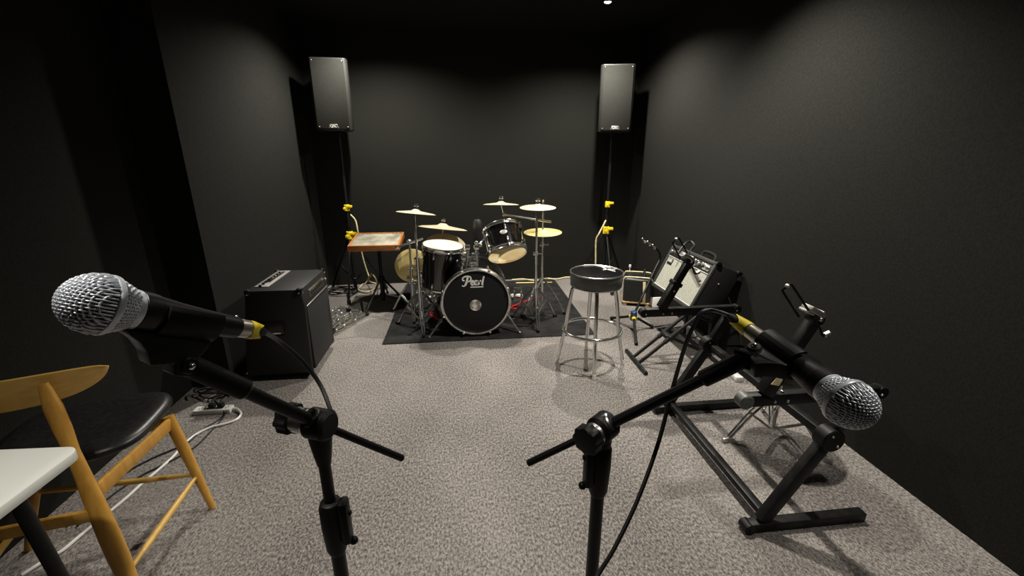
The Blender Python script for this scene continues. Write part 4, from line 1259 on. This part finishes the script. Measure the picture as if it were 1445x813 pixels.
# ------------------------------------------------------------------ microphones
def microphone(label, ballc, tail, name='microphone'):
    ballc, tail = V(ballc), V(tail)
    ax = (tail-ballc).normalized()
    t = thing(name, label, 'microphone', ballc, 'microphones on the boom stands')
    u, v = frame(ax)
    o = ballc-ax*.0255            # tip of the ball
    # outline of the grille: dome, band, lower basket
    def rad(h):
        if h < .0295:
            q = 1-h/.0295
            return .0262*math.sqrt(max(0, 1-q*q))
        if h < .034:
            return .0262
        q = (h-.034)/.017
        return .0248-.0068*q**1.25
    part('grille_core', MB().lathe([(max(rad(h)-.0016, 0), h) for h in [0.0012, .003, .006, .010, .015, .021, .027, .032, .036, .041, .046, .051]], o, ax, 36, caps=False), 'inner', t)
    mesh = MB()
    amp, sp, wr = .00060, .0028, .00088
    A0, RD = .0295, .0262
    nl = int(RD/sp)
    for fam in (0, 1):
        for i in range(-nl-1, nl+1):
            c0 = (i+.5)*sp
            if abs(c0) > RD-.0006:
                continue
            lim = math.sqrt(RD*RD-c0*c0)*.9985
            pts = []
            K = max(16, int(64*lim/RD))
            for k in range(K+1):
                x = lim*math.sin(PI/2*(-1+2*k/K))
                r2 = min((x*x+c0*c0)/(RD*RD), .9999)
                h = A0*(1-math.sqrt(1-r2))
                a_, b_ = (x, c0) if fam == 0 else (c0, x)
                nrm = (u*(a_/RD/RD)+v*(b_/RD/RD)-ax*((A0-h)/A0/A0)).normalized()
                dsp = amp*math.sin(PI*x/sp)*(1 if i % 2 == 0 else -1)*(1 if fam == 0 else -1)
                pts.append(o+ax*h+u*a_+v*b_+nrm*dsp)
            mesh.tube(pts, wr, 6)
    NM = 46
    hs = [.0352+.0023*i for i in range(7)]
    for i, h in enumerate(hs):
        pts = []
        for k in range(NM*2):
            a = 2*PI*k/(NM*2)
            rr = rad(h)+(amp if (k//1) % 4 < 2 else -amp)*(1 if i % 2 else -1)*.8
            pts.append(o+ax*h+(u*math.cos(a)+v*math.sin(a))*rr)
        mesh.tube(pts, wr*.85, 5, closed=True)
    for k in range(NM):
        a = 2*PI*(k+.25)/NM
        pts = [o+ax*h+(u*math.cos(a)+v*math.sin(a))*(rad(h)+amp*.8*(1 if (i+k) % 2 else -1)) for i, h in enumerate(hs)]
        mesh.tube(pts, wr*.85, 5)
    part('grille_mesh', mesh, 'steel', t, 'silver woven wire mesh ball', 80)
    part('grille_band', MB().lathe([(.0255, .0290), (.0270, .0296), (.0274, .0318), (.0270, .0340), (.0252, .0346)], o, ax, 48, caps=False), 'steel', t)
    part('grille_collar', MB().lathe([(.0172, .0495), (.0188, .0500), (.0192, .0530), (.0188, .0552), (.0178, .0556)], o, ax, 40, caps=False), 'steel', t)
    L = (tail-o).length
    part('body', MB().lathe([(.0180, .0555), (.0188, .0562), (.0190, .0640), (.0184, .0690), (.0184, .0700), (.0176, .0708), (.0150, .095), (.0132, L-.035), (.0122, L-.004), (.0116, L), (.0100, L+.0005)], o, ax, 40), 'grip', t)
    part('switch_screw', MB().ball(tail-ax*.004+u*.0120, .0022, 8), 'chrome', t)
    return t, o, ax, u


def stand_and_clip(label, mic_o, mic_ax, clip_h, joint, boom_end, tail, base_xy, d_up, knob_side, knob_len, nose_len, lever):
    t = thing('microphone_stand', label, 'microphone stand', (base_xy[0], base_xy[1], 0), 'black boom microphone stands')
    joint, boom_end, tail = V(joint), V(boom_end), V(tail)
    bx, by = base_xy
    bdir = (boom_end-tail).normalized()
    # tripod base
    hub_ = MB().cyl((bx, by, .10), (bx, by, .17), .022, 18, .004).cyl((bx, by, .05), (bx, by, .10), .013, 14)
    part('hub', hub_, 'plastic', t)
    for i in range(3):
        a = PI/2+.5+i*2*PI/3
        d = V((math.cos(a), math.sin(a), 0))
        q = part('leg', MB().cyl(V((bx, by, .13))+d*.018, V((bx, by, .016))+d*.30, .0085, 12), 'stand', t)
        part('rubber_foot', MB().cyl(V((bx, by, .022))+d*.285, V((bx, by, .012))+d*.312, .0125, 12, .003), 'rubber', q)
    zl = d_up
    part('lower_tube', MB().cyl((bx, by, .15), (bx, by, zl), .0105, 18), 'stand', t)
    part('upper_tube', MB().cyl((bx, by, zl-.02), (bx, by, joint.z-.02), .0082, 18), 'stand', t)
    cl = MB().lathe([(.0115, -.055), (.0150, -.045), (.0172, .0), (.0170, .032), (.0140, .040), (.0095, .042)], (bx, by, zl), n=24)
    cl.box((bx+lever*.019, by-.004, zl+.006), (.014, .022, .075), bev=.005).ball((bx+lever*.027, by-.004, zl-.032), .0065, 10).ball((bx+lever*.025, by-.004, zl+.020), .005, 8)
    part('clutch', cl, 'plastic', t)
    # boom joint
    side = V(knob_side).normalized()
    kw = knob_len
    j = MB().cyl(joint-side*.020, joint+side*.016, .0215, 24, .005)
    j.lathe([(.0095, -.066), (.0125, -.048), (.0155, -.024), (.0160, -.006)], joint, (0, 0, 1), 20)
    part('boom_joint', j, 'plastic', t)
    part('joint_clamp', MB().cyl(joint+side*.016, joint+side*(.016+kw), .0175, 24, .002).cyl(joint-bdir*.016+V((0, 0, .004)), joint+bdir*.016+V((0, 0, .004)), .0150, 20, .002), 'chrome_dull', t, 'worn metal clamp ring')
    kn = MB()
    K = [(math.cos(2*PI*i/32)*(.0225 if i % 4 < 2 else .0200), math.sin(2*PI*i/32)*(.0225 if i % 4 < 2 else .0200)) for i in range(32)]
    kb = joint+side*(.016+kw)
    kn.prism(K, kb, frame(side)[0], frame(side)[1], 0, .019, .002)
    part('joint_knob', kn, 'plastic', t)
    bc = MB().cyl(tail, joint.lerp(boom_end, .05), .0055, 14, .001).cyl(joint-bdir*.0, boom_end, .0080, 18)
    part('boom_arm', bc, 'stand', t)
    part('boom_grip', MB().cyl(boom_end-bdir*.075, boom_end+bdir*.004, .0118, 18, .003), 'plastic', t)
    # clip: open sleeve round the microphone, tapering foot down to the boom end
    cc_ = mic_o+mic_ax*clip_h
    dn = (boom_end-cc_); dn = (dn-mic_ax*dn.dot(mic_ax))
    dl = dn.length; dn.normalize()
    wv = mic_ax.cross(dn)
    rs = .0185
    cp_ = MB()
    arc = []
    for i in range(17):
        a = math.radians(-125+250*i/16)
        arc.append((math.cos(a)*(rs+.0028), math.sin(a)*(rs+.0028)))
    for i in range(16, -1, -1):
        a = math.radians(-125+250*i/16)
        arc.append((math.cos(a)*rs*.97, math.sin(a)*rs*.97))
    cp_.prism(arc, cc_-mic_ax*.026, dn, wv if dn.cross(wv).dot(mic_ax) > 0 else -wv, 0, .056, .0008)
    off = (boom_end-cc_).dot(mic_ax)
    w2 = wv if mic_ax.cross(dn).dot(wv) > 0 else -wv
    nose = [(-.050*nose_len, rs-.001), (-.046*nose_len, rs+.004), (-.036*nose_len, rs+.009), (-.026*nose_len, rs+.018), (-.019*nose_len, rs+.030)]
    pf = [(.030, rs)]+[(.028, rs+.008), (.022, rs+.020), (off+.014, max(dl, rs+.030)), (off+.010, dl+.012), (off-.010, dl+.012), (off-.014, max(dl-.002, rs+.026))]+nose[::-1]
    cp_.prism(pf, cc_, mic_ax, dn, -.0115, .0115, .002)
    cp_.cyl(boom_end-w2*.014, boom_end+w2*.014, .0095, 16, .002)
    part('microphone_clip', cp_, 'plastic', t)
    part('clip_bolt', MB().ball(boom_end+w2*.0145, .004, 8).ball(boom_end-w2*.0145, .004, 8), 'chrome', t)
    return t


def connector(root_name, tail, ax, label, path, k):
    tail, ax = V(tail), V(ax)
    t = thing(root_name, label, 'cable', tail, 'microphone cables')
    part('plug', MB().lathe([(.0085, .0006), (.0105, .0010), (.0108, .006*k), (.0104, .022*k), (.0098, .030*k)], tail, ax, 28), 'nickel', t, 'metal plug')
    tp = MB()
    fu_, fv_ = frame(ax, CAM-tail)
    rows = []
    for j in range(7):
        row = []
        for q in range(32):
            a = 2*PI*q/32
            end = .052-.017*max(0, math.cos(a))**3-.006*max(0, -math.cos(a))**2
            h = .0225+(end-.0225)*j/6
            r_ = .0110-.0026*max(0, (h-.030)/.022)
            row.append(tp.bm.verts.new(tail+ax*h*k+(fu_*math.cos(a)+fv_*math.sin(a))*r_))
        rows.append(row)
    for r0, r1 in zip(rows, rows[1:]):
        for q in range(32):
            tp.bm.faces.new((r0[q], r0[(q+1) % 32], r1[(q+1) % 32], r1[q]))
    part('strain_relief', MB().lathe([(.0098, .026*k), (.0094, .034*k), (.0074, .048*k), (.0042, .060*k)], tail, ax, 24), 'rubber', t)
    part('tape_sleeve', tp, 'yellow', t, 'yellow tape on the plug')
    P = smooth([tail+ax*.044*k, tail+ax*.060*k]+[V(p) for p in path], 7)
    part('cord', MB().tube(P, .0032, 10), 'cable', t)
    return t


# left microphone
bL, tLm = at(135, 428, d=.38), at(338, 463, d=.505)
axL = (tLm-bL).normalized()
tLm = bL+axL*.134
micL, oL, axL, uL = microphone('silver-mesh black microphone pointing left, on the left boom stand', bL, tLm)
JL = at(449, 598, d=.60)
stand_and_clip('black boom microphone stand at the left, its arm rising left over the carpet', oL, axL, .100, JL, at(258, 512, d=.455), at(568, 647, d=.69), (JL.x, JL.y), JL.z-.172, (-.90, .38, .0), .022, 1.0, 1)
connector('microphone_cable', tLm, axL, 'black cable with yellow taped plug on the left microphone', [at(392, 480, d=.60), at(425, 508, d=.64), at(450, 540, d=.66), at(464, 572, d=.65), at(468, 594, d=.645), V((JL.x-.006, JL.y+.032, JL.z-.05)), V((JL.x-.006, JL.y+.026, JL.z-.12)), V((JL.x-.012, JL.y+.030, JL.z-.25)), V((JL.x-.010, JL.y+.03, .5)), V((JL.x+.02, JL.y+.04, .20)), V((JL.x+.08, JL.y+.10, .006)), V((JL.x+.05, JL.y-.25, .006))], .62)
# right microphone
bR, tRm = at(1200, 571, d=.475), at(1072, 477, d=.60)
axR = (tRm-bR).normalized()
tRm = bR+axR*.134
micR, oR, axR, uR = microphone('silver-mesh black microphone pointing right, on the right boom stand', bR, tRm)
JR = at(850, 604, d=.66)
stand_and_clip('black boom microphone stand at the right, its arm rising to the right', oR, axR, .124, JR, at(1064, 500, d=.575), at(745, 654, d=.70), (JR.x, JR.y), JR.z-.068, (-.78, -.60, -.05), .010, .6, -1)
connector('microphone_cable', tRm, axR, 'black cable with yellow taped plug on the right microphone', [at(1006, 438, d=.70), at(990, 441, d=.70), at(980, 458, d=.70), at(968, 485, d=.70), at(950, 545, d=.69), at(929, 625, d=.68), at(900, 705, d=.66), at(868, 772, d=.645), at(846, 808, d=.64), at(830, 840, d=.63), at(822, 900, d=.625), V((JR.x-.03, JR.y-.03, .25)), V((JR.x-.10, JR.y-.06, .006)), V((JR.x-.05, JR.y-.30, .006))], 1.2)

# ------------------------------------------------------------------ world and view
w = bpy.data.worlds.new('world')
sc.world = w
w.use_nodes = True
w.node_tree.nodes['Background'].inputs['Color'].default_value = (.02, .02, .02, 1)
w.node_tree.nodes['Background'].inputs['Strength'].default_value = .2
sc.view_settings.view_transform = 'Standard'
sc.view_settings.look = 'None'
sc.view_settings.gamma = 1
sc.view_settings.use_curve_mapping = False
sc.view_settings.exposure = 0.0
